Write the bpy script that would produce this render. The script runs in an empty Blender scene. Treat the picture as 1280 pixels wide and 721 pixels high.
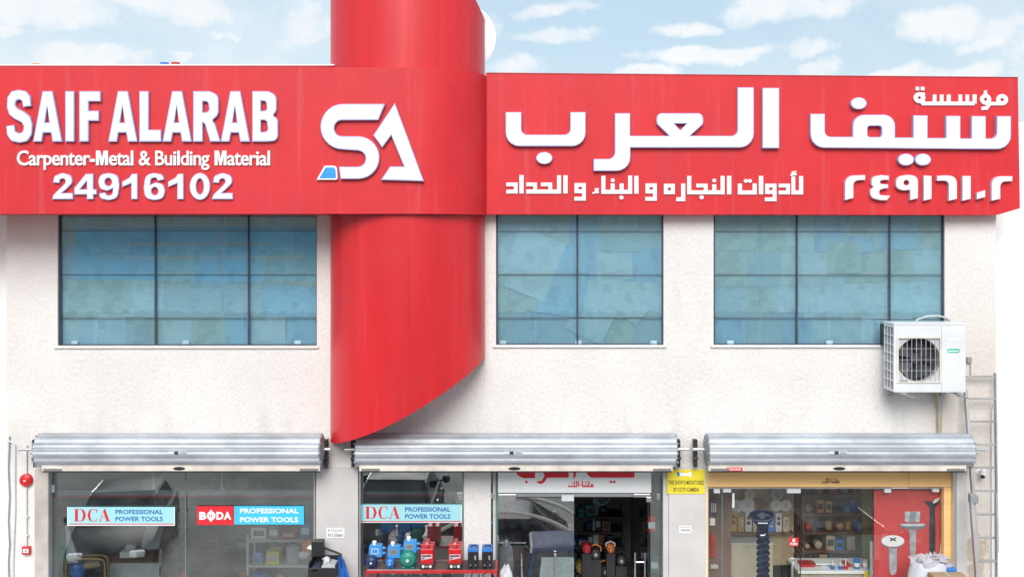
import bpy, math, random
from mathutils import Vector, Matrix
from mathutils.geometry import tessellate_polygon
random.seed(7)
S = bpy.context.scene
COL = S.collection
R = math.radians

# ------------------------------------------------------------------ camera
FPX, CD, CZ, HY = 1300.0, 13.0, 5.3, 300.0      # focal length in photo pixels, distance, eye height, horizon row
cd = bpy.data.cameras.new('camera'); cam = bpy.data.objects.new('camera', cd); COL.objects.link(cam)
cam.location = (0, -CD, CZ); cam.rotation_euler = (R(90), 0, 0)
cd.sensor_width = 36; cd.lens = 36 * FPX / 1280; cd.shift_y = (HY - 360.5) / 1280
cd.clip_end = 3000
S.camera = cam

# ------------------------------------------------------------------ sun, sky, exposure
SUN_EL, SUN_AZ = 36, -6                         # degrees; azimuth measured from the street side, towards the left
S.view_settings.view_transform = 'Standard'; S.view_settings.look = 'None'
S.view_settings.exposure = 1.06; S.view_settings.gamma = 1
sd = bpy.data.lights.new('sun', 'SUN'); sun = bpy.data.objects.new('sun', sd); COL.objects.link(sun)
sd.energy = 1.5; sd.angle = R(34); sd.color = (1, .97, .93)
sdir = Vector((math.sin(R(SUN_AZ)) * math.cos(R(SUN_EL)), -math.cos(R(SUN_AZ)) * math.cos(R(SUN_EL)), math.sin(R(SUN_EL))))
sun.rotation_euler = (-sdir).to_track_quat('-Z', 'Y').to_euler()
sun.location = (0, -20, 30)

class NT:
    """tiny node-tree helper"""
    def __init__(s, nt): s.nt = nt
    def n(s, t, **k):
        nd = s.nt.nodes.new(t)
        for a, v in k.items():
            if a == 'ins':
                for i, val in v.items():
                    if isinstance(val, bpy.types.NodeSocket): s.nt.links.new(val, nd.inputs[i])
                    else: nd.inputs[i].default_value = val
            else: setattr(nd, a, v)
        return nd
    def math(s, op, a, b=0.0, c=None, clamp=False):
        ins = {0: a, 1: b}
        if c is not None: ins[2] = c
        return s.n('ShaderNodeMath', operation=op, use_clamp=clamp, ins=ins).outputs[0]
    def mix(s, f, a, b, t='RGBA', mode='MIX'):
        m = s.n('ShaderNodeMix', data_type=t, blend_type=mode)
        for i, v in ((0, f), (6, a), (7, b)):
            if isinstance(v, bpy.types.NodeSocket): s.nt.links.new(v, m.inputs[i])
            else: m.inputs[i].default_value = v
        return m.outputs[2]
    def ramp(s, f, p0, p1, smooth=True):
        return s.n('ShaderNodeMapRange', clamp=True, interpolation_type='SMOOTHSTEP' if smooth else 'LINEAR', ins={0: f, 1: p0, 2: p1}).outputs[0]

def c4(c): return (c[0], c[1], c[2], 1)

w = bpy.data.worlds.new('World'); S.world = w; w.use_nodes = True
w.node_tree.nodes.clear(); T = NT(w.node_tree)
sky = T.n('ShaderNodeTexSky', sky_type='NISHITA', sun_disc=False, sun_elevation=R(SUN_EL), sun_rotation=R(180) + R(SUN_AZ),
          air_density=1.0, dust_density=2.0, ozone_density=1.0, altitude=0)
tc = T.n('ShaderNodeTexCoord').outputs['Generated']
sx = T.n('ShaderNodeSeparateXYZ', ins={0: tc}); X, Y, Z = sx.outputs
az = T.math('ARCTAN2', X, Y)                                   # 0 straight ahead of the camera, + to the right
el = T.math('ARCSINE', Z)
st = T.n('ShaderNodeVectorMath', operation='MULTIPLY', ins={0: tc, 1: (1, 1, 1.5)}).outputs[0]
n1 = T.n('ShaderNodeTexNoise', ins={'Vector': st, 'Scale': 7.0, 'Detail': 9.0, 'Roughness': .58}).outputs['Fac']
n2 = T.n('ShaderNodeTexNoise', ins={'Vector': tc, 'Scale': 30.0, 'Detail': 8.0, 'Roughness': .60}).outputs['Fac']
n3 = T.n('ShaderNodeTexNoise', ins={'Vector': st, 'Scale': 2.6, 'Detail': 7.0, 'Roughness': .6, 'Distortion': .6}).outputs['Fac']
# individual clouds: azimuth, elevation (deg), half width, half height
def pxs(x, y): return (math.degrees(math.atan((x - 640) / FPX)), math.degrees(math.atan((300 - y) / math.hypot(FPX, x - 640))))
clouds = [(60, 8, 90, 26), (240, 10, 75, 26), (190, -6, 130, 18), (375, 32, 62, 34), (385, 52, 50, 10), (282, 49, 25, 7), (70, 68, 45, 16), (125, 74, 36, 14), (160, 78, 30, 10),
          (213, 71, 20, 7), (990, 8, 70, 17), (860, 33, 38, 8), (1200, 26, 46, 22), (1250, 30, 46, 17), (1245, 50, 34, 11), (1024, 84, 22, 11),
          (1200, 88, 62, 13), (1145, 92, 60, 8), (900, 65, 85, 9), (1000, 62, 30, 10), (690, 45, 60, 9), (640, 85, 40, 14), (810, 90, 35, 8), (700, 8, 50, 9), (20, 40, 30, 10),
          (560, 30, 60, 28), (480, 70, 60, 14), (1360, 60, 80, 40), (-90, 30, 80, 50)]
wn = T.n('ShaderNodeTexNoise', ins={'Vector': tc, 'Scale': 16.0, 'Detail': 5.0, 'Roughness': .6}).outputs['Color']
wx, wy, wz = T.n('ShaderNodeSeparateXYZ', ins={0: wn}).outputs
azw = T.math('ADD', az, T.math('MULTIPLY', T.math('SUBTRACT', wx, .5), R(5.0))); elw = T.math('ADD', el, T.math('MULTIPLY', T.math('SUBTRACT', wy, .5), R(2.2)))
dens = None
for (cx, cy, hw, hh) in clouds:
    a0, e0 = pxs(cx, cy)
    u = T.math('MULTIPLY', T.math('SUBTRACT', azw, R(a0)), FPX / hw)
    v = T.math('MULTIPLY', T.math('SUBTRACT', elw, R(e0)), FPX / hh)
    d = T.math('SUBTRACT', 1.0, T.math('ADD', T.math('MULTIPLY', u, u), T.math('MULTIPLY', v, v)))
    dens = d if dens is None else T.math('MAXIMUM', dens, d)
dn = T.math('MAXIMUM', dens, -1.6)
dn = T.math('ADD', dn, T.math('MULTIPLY', T.math('SUBTRACT', n1, .5), 3.6))
dn = T.math('ADD', dn, T.math('MULTIPLY', T.math('SUBTRACT', n2, .5), 3.6))
cov = T.math('MULTIPLY', T.ramp(dn, -.8, 1.3), .9)
wisp = T.math('MULTIPLY', T.ramp(n3, .40, .78), .6)
elev_up = T.ramp(el, R(18), R(40))                             # overhead: broken thin cloud like that in view
broken = T.math('MULTIPLY', T.ramp(n3, .45, .62), elev_up)
cov = T.math('MAXIMUM', T.math('MAXIMUM', cov, wisp), T.math('MULTIPLY', broken, .8))
shade = T.ramp(T.math('ADD', T.math('MULTIPLY', dn, -.25), T.math('ADD', n1, T.math('MULTIPLY', n2, .5))), .15, .75)
ccol = T.mix(shade, (5.0, 5.3, 5.65, 1), (6.35, 6.35, 6.35, 1))
skyc = T.mix(.7, sky.outputs[0], (3.75, 4.8, 5.4, 1))          # thin milky haze over the blue
hz = T.ramp(el, R(11), R(1))
skyc = T.mix(T.math('MULTIPLY', hz, .75), skyc, (5.2, 5.75, 6.05, 1))
fin = T.mix(cov, skyc, ccol)
below = T.ramp(el, R(.5), R(-2))
fin = T.mix(below, fin, (2.6, 2.5, 2.35, 1))
bg = T.n('ShaderNodeBackground', ins={0: fin, 1: .078})
T.nt.links.new(bg.outputs[0], T.n('ShaderNodeOutputWorld').inputs[0])

# ------------------------------------------------------------------ helpers
def k(y): return (CD + y) / FPX
def PX(px, y=0.0): return (px - 640) * k(y)
def PZ(py, y=0.0): return CZ + (HY - py) * k(y)
def W(px, py, y=0.0): return (PX(px, y), y, PZ(py, y))

MATS = {}
def mat(name, col, rough=.6, metal=0.0, var=.12, vscale=3.0, bump=0.0, bscale=40.0, spec=.5, stretch=(1, 1, 1), col2=None, fine=.05, coat=0.0, streak=0.0):
    """procedural paint / plastic / metal with uneven tone, grime and fine relief"""
    if name in MATS: return MATS[name]
    m = bpy.data.materials.new(name); m.use_nodes = True
    m.node_tree.nodes.clear(); T = NT(m.node_tree)
    tc = T.n('ShaderNodeTexCoord').outputs['Object']
    geo = T.n('ShaderNodeNewGeometry').outputs['Position']
    v = T.n('ShaderNodeVectorMath', operation='MULTIPLY', ins={0: geo, 1: stretch}).outputs[0]
    a = T.n('ShaderNodeTexNoise', ins={'Vector': v, 'Scale': vscale, 'Detail': 6.0, 'Roughness': .6}).outputs['Fac']
    b = T.n('ShaderNodeTexNoise', ins={'Vector': v, 'Scale': vscale * 14, 'Detail': 4.0}).outputs['Fac']
    dark = tuple(x * (1 - 2 * var) for x in col); lite = tuple(min(1, x * (1 + var) + var * .03) for x in col)
    if col2: dark = col2
    base = T.mix(T.ramp(a, .3, .7), c4(dark), c4(lite))
    base = T.mix(T.math('MULTIPLY', T.ramp(b, .35, .75), fine * 2), base, c4(tuple(x * .6 for x in col)))
    if streak:      # pale chalky runs left by rain, and blotches of fading
        sv = T.n('ShaderNodeVectorMath', operation='MULTIPLY', ins={0: geo, 1: (9, 9, .35)}).outputs[0]
        sn = T.n('ShaderNodeTexNoise', ins={'Vector': sv, 'Scale': 1.0, 'Detail': 5.0, 'Roughness': .7}).outputs['Fac']
        bn = T.n('ShaderNodeTexNoise', ins={'Vector': geo, 'Scale': 1.1, 'Detail': 8.0, 'Roughness': .65, 'Distortion': .4}).outputs['Fac']
        base = T.mix(T.math('MULTIPLY', T.ramp(sn, .52, .72), streak), base, c4((col[0] * .95, col[1] + .06, col[2] + .07)))
        base = T.mix(T.math('MULTIPLY', T.ramp(bn, .50, .75), streak), base, c4((col[0] * .82, col[1] + .02, col[2] + .03)))
    p = T.n('ShaderNodeBsdfPrincipled', ins={'Base Color': base, 'Metallic': metal, 'Specular IOR Level': spec, 'Coat Weight': coat,
            'Roughness': T.math('ADD', rough - .05, T.math('MULTIPLY', b, .12))})
    if bump:
        c = T.n('ShaderNodeTexNoise', ins={'Vector': v, 'Scale': bscale, 'Detail': 5.0, 'Roughness': .6}).outputs['Fac']
        bp = T.n('ShaderNodeBump', ins={'Strength': bump, 'Distance': .02, 'Height': c})
        T.nt.links.new(bp.outputs[0], p.inputs['Normal'])
    T.nt.links.new(p.outputs[0], T.n('ShaderNodeOutputMaterial').inputs[0])
    MATS[name] = m; return m

def stucco(name, col, patch=True):
    m = bpy.data.materials.new(name); m.use_nodes = True; m.node_tree.nodes.clear(); T = NT(m.node_tree)
    g = T.n('ShaderNodeNewGeometry').outputs['Position']
    big = T.n('ShaderNodeTexNoise', ins={'Vector': g, 'Scale': .9, 'Detail': 5.0}).outputs['Fac']
    med = T.n('ShaderNodeTexNoise', ins={'Vector': T.n('ShaderNodeVectorMath', operation='MULTIPLY', ins={0: g, 1: (1, 1, .3)}).outputs[0], 'Scale': 4.0, 'Detail': 6.0, 'Roughness': .65}).outputs['Fac']
    lump = T.n('ShaderNodeTexNoise', ins={'Vector': T.n('ShaderNodeVectorMath', operation='MULTIPLY', ins={0: g, 1: (1, 1, .5)}).outputs[0], 'Scale': 38.0, 'Detail': 4.0, 'Roughness': .62, 'Distortion': .15}).outputs['Fac']
    fine = T.n('ShaderNodeTexNoise', ins={'Vector': g, 'Scale': 130.0, 'Detail': 3.0}).outputs['Fac']
    base = T.mix(T.ramp(big, .35, .65), c4(tuple(x * .93 for x in col)), c4(col))
    base = T.mix(T.math('MULTIPLY', T.ramp(med, .5, .8), .35), base, c4((col[0] * .78, col[1] * .73, col[2] * .68)))
    base = T.mix(T.math('MULTIPLY', T.ramp(lump, .53, .37), .17), base, c4((col[0] * .66, col[1] * .61, col[2] * .57)))   # darker in the hollows of the lumps
    sp = T.n('ShaderNodeTexNoise', ins={'Vector': g, 'Scale': 9.0, 'Detail': 4.0, 'Roughness': .7}).outputs['Fac']
    base = T.mix(T.math('MULTIPLY', T.ramp(sp, .70, .78), .5), base, (.40, .29, .2, 1))
    x, y, z = T.n('ShaderNodeSeparateXYZ', ins={0: g}).outputs
    # grime band where dust collects above the shutters and rain runs off below the sills
    gb = T.math('MULTIPLY', T.ramp(z, 3.35, 2.7), T.ramp(z, 2.3, 2.6))
    base = T.mix(T.math('MULTIPLY', gb, T.math('MULTIPLY', T.ramp(med, .35, .7), .45)), base, c4((col[0] * .70, col[1] * .68, col[2] * .66)))
    if patch:   # peeled plaster low at the right-hand corner
        px_ = T.math('SUBTRACT', 1.0, T.math('ABSOLUTE', T.math('MULTIPLY', T.math('SUBTRACT', x, 5.79), 6.0)))
        pz_ = T.math('MULTIPLY', T.math('SUBTRACT', 1.62, z), 5.0)
        pm = T.math('ADD', T.math('MINIMUM', px_, pz_), T.math('MULTIPLY', T.math('SUBTRACT', sp, .5), 5.0))
        base = T.mix(T.math('MULTIPLY', T.ramp(pm, .0, .6), .7), base, (.40, .28, .2, 1))
        ry = T.math('MULTIPLY', T.ramp(x, 4.9, 5.4), T.ramp(z, 5.2, 3.6))
        base = T.mix(T.math('MULTIPLY', ry, .42), base, (.56, .47, .38, 1))
    p = T.n('ShaderNodeBsdfPrincipled', ins={'Base Color': base, 'Roughness': .92, 'Specular IOR Level': .2})
    h = T.math('ADD', lump, T.math('MULTIPLY', fine, .35))
    bp = T.n('ShaderNodeBump', ins={'Strength': .75, 'Distance': .022, 'Height': h})
    T.nt.links.new(bp.outputs[0], p.inputs['Normal'])
    T.nt.links.new(p.outputs[0], T.n('ShaderNodeOutputMaterial').inputs[0])
    MATS[name] = m; return m

def glass(name, tint, refl, refl_col=(1, 1, 1), dirt=.04, wob=.0):
    m = bpy.data.materials.new(name); m.use_nodes = True; m.node_tree.nodes.clear(); T = NT(m.node_tree)
    g = T.n('ShaderNodeNewGeometry').outputs['Position']
    nz = T.n('ShaderNodeTexNoise', ins={'Vector': g, 'Scale': 3.0, 'Detail': 7.0, 'Roughness': .7}).outputs['Fac']
    tr = T.n('ShaderNodeBsdfTransparent', ins={0: c4(tint)}).outputs[0]
    gl = T.n('ShaderNodeBsdfGlossy', ins={0: c4(refl_col), 1: .008})
    if wob:
        wn = T.n('ShaderNodeTexNoise', ins={'Vector': g, 'Scale': .9, 'Detail': 1.0}).outputs['Fac']
        bp = T.n('ShaderNodeBump', ins={'Strength': wob, 'Distance': .02, 'Height': wn}); T.nt.links.new(bp.outputs[0], gl.inputs['Normal'])
    df = T.n('ShaderNodeBsdfDiffuse', ins={0: (.5, .5, .48, 1)}).outputs[0]
    lw = T.n('ShaderNodeLayerWeight', ins={0: .12}).outputs['Fresnel']
    f = T.math('ADD', refl, T.math('MULTIPLY', lw, 1 - refl), clamp=True)
    s1 = T.n('ShaderNodeMixShader', ins={0: f, 1: tr, 2: gl.outputs[0]}).outputs[0]
    s2 = T.n('ShaderNodeMixShader', ins={0: T.math('MULTIPLY', T.ramp(nz, .35, .8), dirt * 2), 1: s1, 2: df}).outputs[0]
    T.nt.links.new(s2, T.n('ShaderNodeOutputMaterial').inputs[0])
    MATS[name] = m; return m

def newsprint(name, tone, seed):
    m = bpy.data.materials.new(name); m.use_nodes = True; m.node_tree.nodes.clear(); T = NT(m.node_tree)
    g = T.n('ShaderNodeTexCoord').outputs['Object']
    x, y, z = T.n('ShaderNodeSeparateXYZ', ins={0: g}).outputs
    v = T.n('ShaderNodeCombineXYZ', ins={0: x, 1: z, 2: seed}).outputs[0]
    blk = T.n('ShaderNodeTexVoronoi', distance='CHEBYCHEV', ins={'Vector': v, 'Scale': 7.0, 'Randomness': .8}).outputs['Color']
    b = T.n('ShaderNodeSeparateColor', ins={0: blk}).outputs[0]
    ln = T.math('SINE', T.math('MULTIPLY', z, 420.0))
    wd = T.n('ShaderNodeTexNoise', ins={'Vector': T.n('ShaderNodeVectorMath', operation='MULTIPLY', ins={0: v, 1: (60, 15, 1)}).outputs[0], 'Scale': 2.0}).outputs['Fac']
    ink = T.math('MULTIPLY', T.math('ADD', T.ramp(b, .74, .78), T.math('MULTIPLY', T.ramp(wd, .5, .6), .5)), .17)
    base = T.mix(ink, c4(tone), (.22, .23, .27, 1))
    base = T.mix(T.math('MULTIPLY', T.ramp(b, .10, .05), .12), base, (.20, .36, .62, 1))
    cr = T.n('ShaderNodeTexNoise', ins={'Vector': v, 'Scale': 3.0, 'Detail': 3.0}).outputs['Fac']
    p = T.n('ShaderNodeBsdfPrincipled', ins={'Base Color': base, 'Roughness': .9})
    T.nt.links.new(p.outputs[0], T.n('ShaderNodeOutputMaterial').inputs[0])
    MATS[name] = m; return m

class MB:
    def __init__(s): s.v, s.f, s.m = [], [], []
    def add(s, vs, fs, mi=0):
        o = len(s.v); s.v += [tuple(q) for q in vs]; s.f += [tuple(o + i for i in f) for f in fs]; s.m += [mi] * len(fs); return s
    def box(s, x0, x1, y0, y1, z0, z1, mi=0):
        x0, x1 = min(x0, x1), max(x0, x1); y0, y1 = min(y0, y1), max(y0, y1); z0, z1 = min(z0, z1), max(z0, z1)
        vs = [(x0, y0, z0), (x1, y0, z0), (x1, y1, z0), (x0, y1, z0), (x0, y0, z1), (x1, y0, z1), (x1, y1, z1), (x0, y1, z1)]
        return s.add(vs, [(0, 3, 2, 1), (4, 5, 6, 7), (0, 1, 5, 4), (1, 2, 6, 5), (2, 3, 7, 6), (3, 0, 4, 7)], mi)
    def pbox(s, px0, py0, px1, py1, y0, y1, mi=0):
        """box whose front face (at depth y0) spans these measurements"""
        return s.box(PX(px0, y0), PX(px1, y0), y0, y1, PZ(py1, y0), PZ(py0, y0), mi)
    def cyl(s, p0, p1, r0, r1=None, n=12, mi=0, caps=True):
        r1 = r0 if r1 is None else r1
        p0, p1 = Vector(p0), Vector(p1); d = (p1 - p0).normalized()
        u = d.orthogonal().normalized(); w_ = d.cross(u)
        vs = []
        for p, r in ((p0, r0), (p1, r1)):
            for i in range(n):
                a = 2 * math.pi * i / n; vs.append(p + u * math.cos(a) * r + w_ * math.sin(a) * r)
        fs = [(i, (i + 1) % n, n + (i + 1) % n, n + i) for i in range(n)]
        if caps: fs += [tuple(range(n))[::-1], tuple(range(n, 2 * n))]
        return s.add(vs, fs, mi)
    def tube(s, pts, r, n=8, mi=0):
        pts = [Vector(p) for p in pts]; rings = []
        u = None
        for i, p in enumerate(pts):
            d = (pts[min(i + 1, len(pts) - 1)] - pts[max(i - 1, 0)]).normalized()
            if u is None: u = d.orthogonal().normalized()
            u = (u - d * u.dot(d)).normalized(); w_ = d.cross(u)
            rr = r[i] if isinstance(r, (list, tuple)) else r
            rings.append([p + (u * math.cos(2 * math.pi * j / n) + w_ * math.sin(2 * math.pi * j / n)) * rr for j in range(n)])
        vs = [q for g in rings for q in g]; fs = []
        for i in range(len(pts) - 1):
            for j in range(n): fs.append((i * n + j, i * n + (j + 1) % n, (i + 1) * n + (j + 1) % n, (i + 1) * n + j))
        fs += [tuple(range(n))[::-1], tuple(range((len(pts) - 1) * n, len(pts) * n))]
        return s.add(vs, fs, mi)
    def lathe(s, c, axis, prof, n=20, mi=0):
        c = Vector(c); d = Vector(axis).normalized(); u = d.orthogonal().normalized(); w_ = d.cross(u)
        vs = []
        for (r, h) in prof:
            for i in range(n):
                a = 2 * math.pi * i / n; vs.append(c + d * h + u * math.cos(a) * r + w_ * math.sin(a) * r)
        fs = []
        for q in range(len(prof) - 1):
            for i in range(n): fs.append((q * n + i, q * n + (i + 1) % n, (q + 1) * n + (i + 1) % n, (q + 1) * n + i))
        fs += [tuple(range(n))[::-1], tuple(range((len(prof) - 1) * n, len(prof) * n))]
        return s.add(vs, fs, mi)
    def solid(s, loops, y0, y1, mi=0, side=None):
        """loops: [outer, hole...] as (x,z) lists; extruded from y0 (front) to y1 (back)"""
        side = mi if side is None else side
        flat = [p for l in loops for p in l]; n = len(flat)
        tris = tessellate_polygon([[Vector((p[0], p[1], 0)) for p in l] for l in loops])
        fr = []; bk = []
        for t in tris:
            a, b, c = [flat[i] for i in t]
            cr = (b[0] - a[0]) * (c[1] - a[1]) - (b[1] - a[1]) * (c[0] - a[0])
            if abs(cr) < 1e-12: continue
            t = t if cr > 0 else (t[0], t[2], t[1])
            fr.append(tuple(t)); bk.append((t[0] + n, t[2] + n, t[1] + n))
        vs = [(p[0], y0, p[1]) for p in flat] + [(p[0], y1, p[1]) for p in flat]
        o = len(s.v); s.v += vs
        s.f += [tuple(o + i for i in t) for t in fr]; s.m += [mi] * len(fr)
        s.f += [tuple(o + i for i in t) for t in bk]; s.m += [side] * len(bk)
        b = 0
        for l in loops:
            L = len(l)
            for i in range(L): s.f.append((o + b + i, o + b + n + i, o + b + n + (i + 1) % L, o + b + (i + 1) % L)); s.m.append(side)
            b += L
        return s
    def build(s, name, mats, parent=None, smooth=False, bevel=0.0, loc=None):
        me = bpy.data.meshes.new(name); base = wloc(parent)
        if loc is not None: base = Vector(loc)
        me.from_pydata([Vector(q) - base for q in s.v], [], s.f)
        for m in (mats if isinstance(mats, (list, tuple)) else [mats]): me.materials.append(m)
        me.polygons.foreach_set('material_index', s.m)
        if smooth:
            me.polygons.foreach_set('use_smooth', [True] * len(s.f))
        me.update()
        o = bpy.data.objects.new(name, me); COL.objects.link(o)
        if parent: o.parent = parent
        if loc is not None: o.location = base - wloc(parent)
        if smooth:
            try: me.set_sharp_from_angle(angle=R(38))
            except Exception: pass
        if bevel:
            b = o.modifiers.new('bevel', 'BEVEL'); b.width = bevel; b.segments = 2; b.limit_method = 'ANGLE'
        return o

def wloc(o):
    v = Vector((0, 0, 0))
    while o is not None: v += o.location; o = o.parent
    return v
def tag(o, label=None, cat=None, group=None, kind=None):
    for a, b in (('label', label), ('category', cat), ('group', group), ('kind', kind)):
        if b: o[a] = b
    return o
def thing(name, label, cat, loc, group=None):
    o = bpy.data.objects.new(name, None); COL.objects.link(o); o.location = loc; o.empty_display_size = .2
    return tag(o, label, cat, group)
def dup(root, delta=(0, 0, 0), rz=0.0, label=None):
    r = root.copy(); COL.objects.link(r); r.location = root.location + Vector(delta); r.rotation_euler = (0, 0, root.rotation_euler.z + rz)
    if label: r['label'] = label
    def kids(o, no):
        for ch in list(o.children):
            c = ch.copy(); COL.objects.link(c); c.parent = no; kids(ch, c)
    kids(root, r)
    return r

def rnd(path, seg=5):
    """closed outline with per-vertex corner radius: (x, y[, r])"""
    out = []; n = len(path)
    for i in range(n):
        p = Vector(path[i][:2]); r = path[i][2] if len(path[i]) > 2 else 0
        if r <= 0: out.append((p.x, p.y)); continue
        a = (Vector(path[i - 1][:2]) - p); b = (Vector(path[(i + 1) % n][:2]) - p)
        la, lb = a.length, b.length; a.normalize(); b.normalize()
        ang = a.angle(b); t = min(r / math.tan(ang / 2), la * .5 if len(path[i - 1]) > 2 and path[i - 1][2] > 0 else la * .98, lb * .5 if len(path[(i + 1) % n]) > 2 and path[(i + 1) % n][2] > 0 else lb * .98)
        p0, p1 = p + a * t, p + b * t
        for q in range(seg + 1):
            u = q / seg; c = p0 * (1 - u) ** 2 + p * 2 * u * (1 - u) * .5 + p1 * u ** 2
            # weighted towards a circular arc
            wgt = (1 - u) ** 2 + 2 * u * (1 - u) * .5 + u ** 2 if False else 1
            c = (p0 * (1 - u) ** 2 + p * (2 * u * (1 - u)) * .72 + p1 * u ** 2) / ((1 - u) ** 2 + 2 * u * (1 - u) * .72 + u ** 2)
            out.append((c.x, c.y))
    return out
def ell(cx, cy, rx, ry, n=20, a0=0): return [(cx + rx * math.cos(a0 + 2 * math.pi * i / n), cy + ry * math.sin(a0 + 2 * math.pi * i / n)) for i in range(n)]
def area(l): return sum(l[i - 1][0] * l[i][1] - l[i][0] * l[i - 1][1] for i in range(len(l))) / 2
def inset(l, d):
    """mitred inset of a closed loop (positive = towards its inside)"""
    if area(l) < 0: d = -d
    out = []; n = len(l)
    l = [Vector(p) for p in l]
    for i in range(n):
        a = (l[i] - l[i - 1]); b = (l[(i + 1) % n] - l[i])
        if a.length < 1e-9 or b.length < 1e-9: out.append(tuple(l[i])); continue
        a.normalize(); b.normalize()
        na, nb = Vector((-a.y, a.x)), Vector((-b.y, b.x)); m = na + nb
        if m.length < 1e-6: out.append(tuple(l[i] + na * d)); continue
        m.normalize(); s_ = d / max(m.dot(na), .45); out.append(tuple(l[i] + m * s_))
    return out
def ribbon(pts, th, closed=False):
    """outline of a stroke with mitred corners; returns loops"""
    P = [Vector(p) for p in pts]; n = len(P); L, Rr = [], []
    for i in range(n):
        if closed: a = P[i] - P[i - 1]; b = P[(i + 1) % n] - P[i]
        else:
            a = P[i] - P[max(i - 1, 0)] if i > 0 else P[1] - P[0]; b = P[i + 1] - P[i] if i < n - 1 else a
        a = a.normalized(); b = b.normalized(); na = Vector((-a.y, a.x)); nb = Vector((-b.y, b.x)); m = (na + nb).normalized()
        h = th / 2 / max(m.dot(na), .5); L.append(P[i] + m * h); Rr.append(P[i] - m * h)
    if closed:
        A, B = [tuple(p) for p in L], [tuple(p) for p in Rr]
        return [A, B] if abs(area(A)) > abs(area(B)) else [B, A]
    return [[tuple(p) for p in L] + [tuple(p) for p in reversed(Rr)]]

# text ---------------------------------------------------------------------
FC = bpy.data.curves.new('lettering', 'FONT'); FO = bpy.data.objects.new('lettering', FC); COL.objects.link(FO)
FC.resolution_u = 3; FC.size = 1.0
def raw_text(s, off=0.0, extr=0.0):
    FC.body = s; FC.offset = off; FC.extrude = extr
    bpy.context.view_layer.update()
    dg = bpy.context.evaluated_depsgraph_get()
    me = bpy.data.meshes.new_from_object(FO.evaluated_get(dg), depsgraph=dg)
    vs = [tuple(v.co) for v in me.vertices]; fs = [tuple(p.vertices) for p in me.polygons]
    bpy.data.meshes.remove(me)
    return vs, fs
def bounds(vs): return min(v[0] for v in vs), max(v[0] for v in vs), min(v[1] for v in vs), max(v[1] for v in vs)
def fit(vs, bb, box, y, off_y=0.0, yscale=1.0):
    """map raw text coordinates with bounds bb into the pixel box, standing at depth y"""
    x0, x1, z0, z1 = PX(box[0], y), PX(box[2], y), PZ(box[3], y), PZ(box[1], y)
    return [(x0 + (v[0] - bb[0]) / (bb[1] - bb[0]) * (x1 - x0), y + off_y - v[2] * yscale, z0 + (v[1] - bb[2]) / (bb[3] - bb[2]) * (z1 - z0)) for v in vs]
def print_text(s, box, y, m, parent, name='lettering', off=.02, lift=.0012):
    vs, fs = raw_text(s, off); mb = MB(); mb.add(fit(vs, bounds(vs), box, y, -lift), fs)
    return mb.build(name, m, parent)
def channel_letter(ch, box, y, mats, parent, off=.04, depth=.05, rim=.008, name='letter'):
    vs, fs = raw_text(ch, off, .5); bb = bounds(vs); mb = MB()
    mb.add(fit(vs, bb, box, y, -depth / 2, depth), fs, 0)
    v2, f2 = raw_text(ch, off - rim)
    mb.add(fit(v2, bb, box, y, -depth - .002), f2, 1)
    return mb.build(name, mats, parent)
def channel_poly(loops, y, mats, parent, depth=.06, rim=.011, name='letter'):
    """loops in photo measurements -> raised channel letter with coloured return and white face"""
    L = [[(PX(a, y), PZ(b, y)) for a, b in l] for l in loops]
    mb = MB(); mb.solid(L, y - depth, y + .01, 0)
    F = [inset(L[0], rim)] + [inset(h, -rim) for h in L[1:]]
    mb.solid(F, y - depth - .003, y - depth + .003, 1)
    return mb.build(name, mats, parent)

# ------------------------------------------------------------------ materials
M_st = stucco('stucco', (.83, .80, .782))
M_red = mat('red_panel', (.63, .020, .028), .48, streak=.5, var=.04, vscale=1.6, fine=.05, stretch=(1, 1, .8), spec=.4)
M_redcol = mat('red_sheet', (.62, .017, .024), .34, streak=.25, var=.06, vscale=2.6, fine=.02, stretch=(1, 1, .07), spec=.5)
M_face = mat('letter_face', (.83, .86, .88), .35, var=.02)
M_rim = mat('letter_return', (.42, .44, .72), .4, var=.05)
M_rimr = mat('letter_return_pale', (.62, .50, .62), .4, var=.05)
M_alu = mat('galvanised', (.50, .535, .58), .48, .3, var=.13, vscale=3, stretch=(.5, 1, 1), bump=.12, bscale=6, fine=.1)
M_alu2 = mat('aluminium', (.62, .63, .65), .32, .7, var=.08)
M_steel = mat('polished_steel', (.78, .78, .78), .18, .9, var=.04)
M_clad = mat('beige_cladding', (.60, .575, .57), .5, var=.05, vscale=1.2, fine=.04, bump=.03)
M_trim = mat('beige_trim', (.52, .47, .43), .55, var=.1)
M_black = mat('black_metal', (.02, .02, .024), .5, var=.2)
M_dark = mat('dark_frame', (.035, .05, .09), .5, var=.15)
M_white = mat('white_enamel', (.72, .73, .76), .4, var=.04, fine=.03)
M_whitew = mat('white_render', (.90, .90, .90), .9, var=.01, fine=.01, bump=.1, bscale=30)
M_greyw = mat('interior_paint', (.40, .40, .38), .85, var=.1, vscale=1.0)
M_floor = mat('tile_floor', (.34, .33, .31), .4, var=.12)
M_conc = mat('concrete_ground', (.27, .26, .24), .9, var=.18, vscale=.4, fine=.2, bump=.3, bscale=12)
M_blueg = glass('blue_film_glass', (.80, .92, .955), .16, (.72, .86, .95), .02, .05)
M_glass = glass('shop_glass', (.87, .905, .91), .24, (.95, .98, 1), .03, .02)
M_glass3 = glass('clear_shop_glass', (.965, .975, .965), .06, (1, 1, 1), .02, .02)
M_mglass = glass('middle_shop_glass', (.86, .89, .90), .32, (.96, .98, 1), .02, .02)
M_dglass = glass('door_glass', (.84, .87, .88), .36, (.96, .98, 1), .02, .02)
M_gedge = mat('glass_edge', (.14, .24, .22), .2, var=.1)
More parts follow.
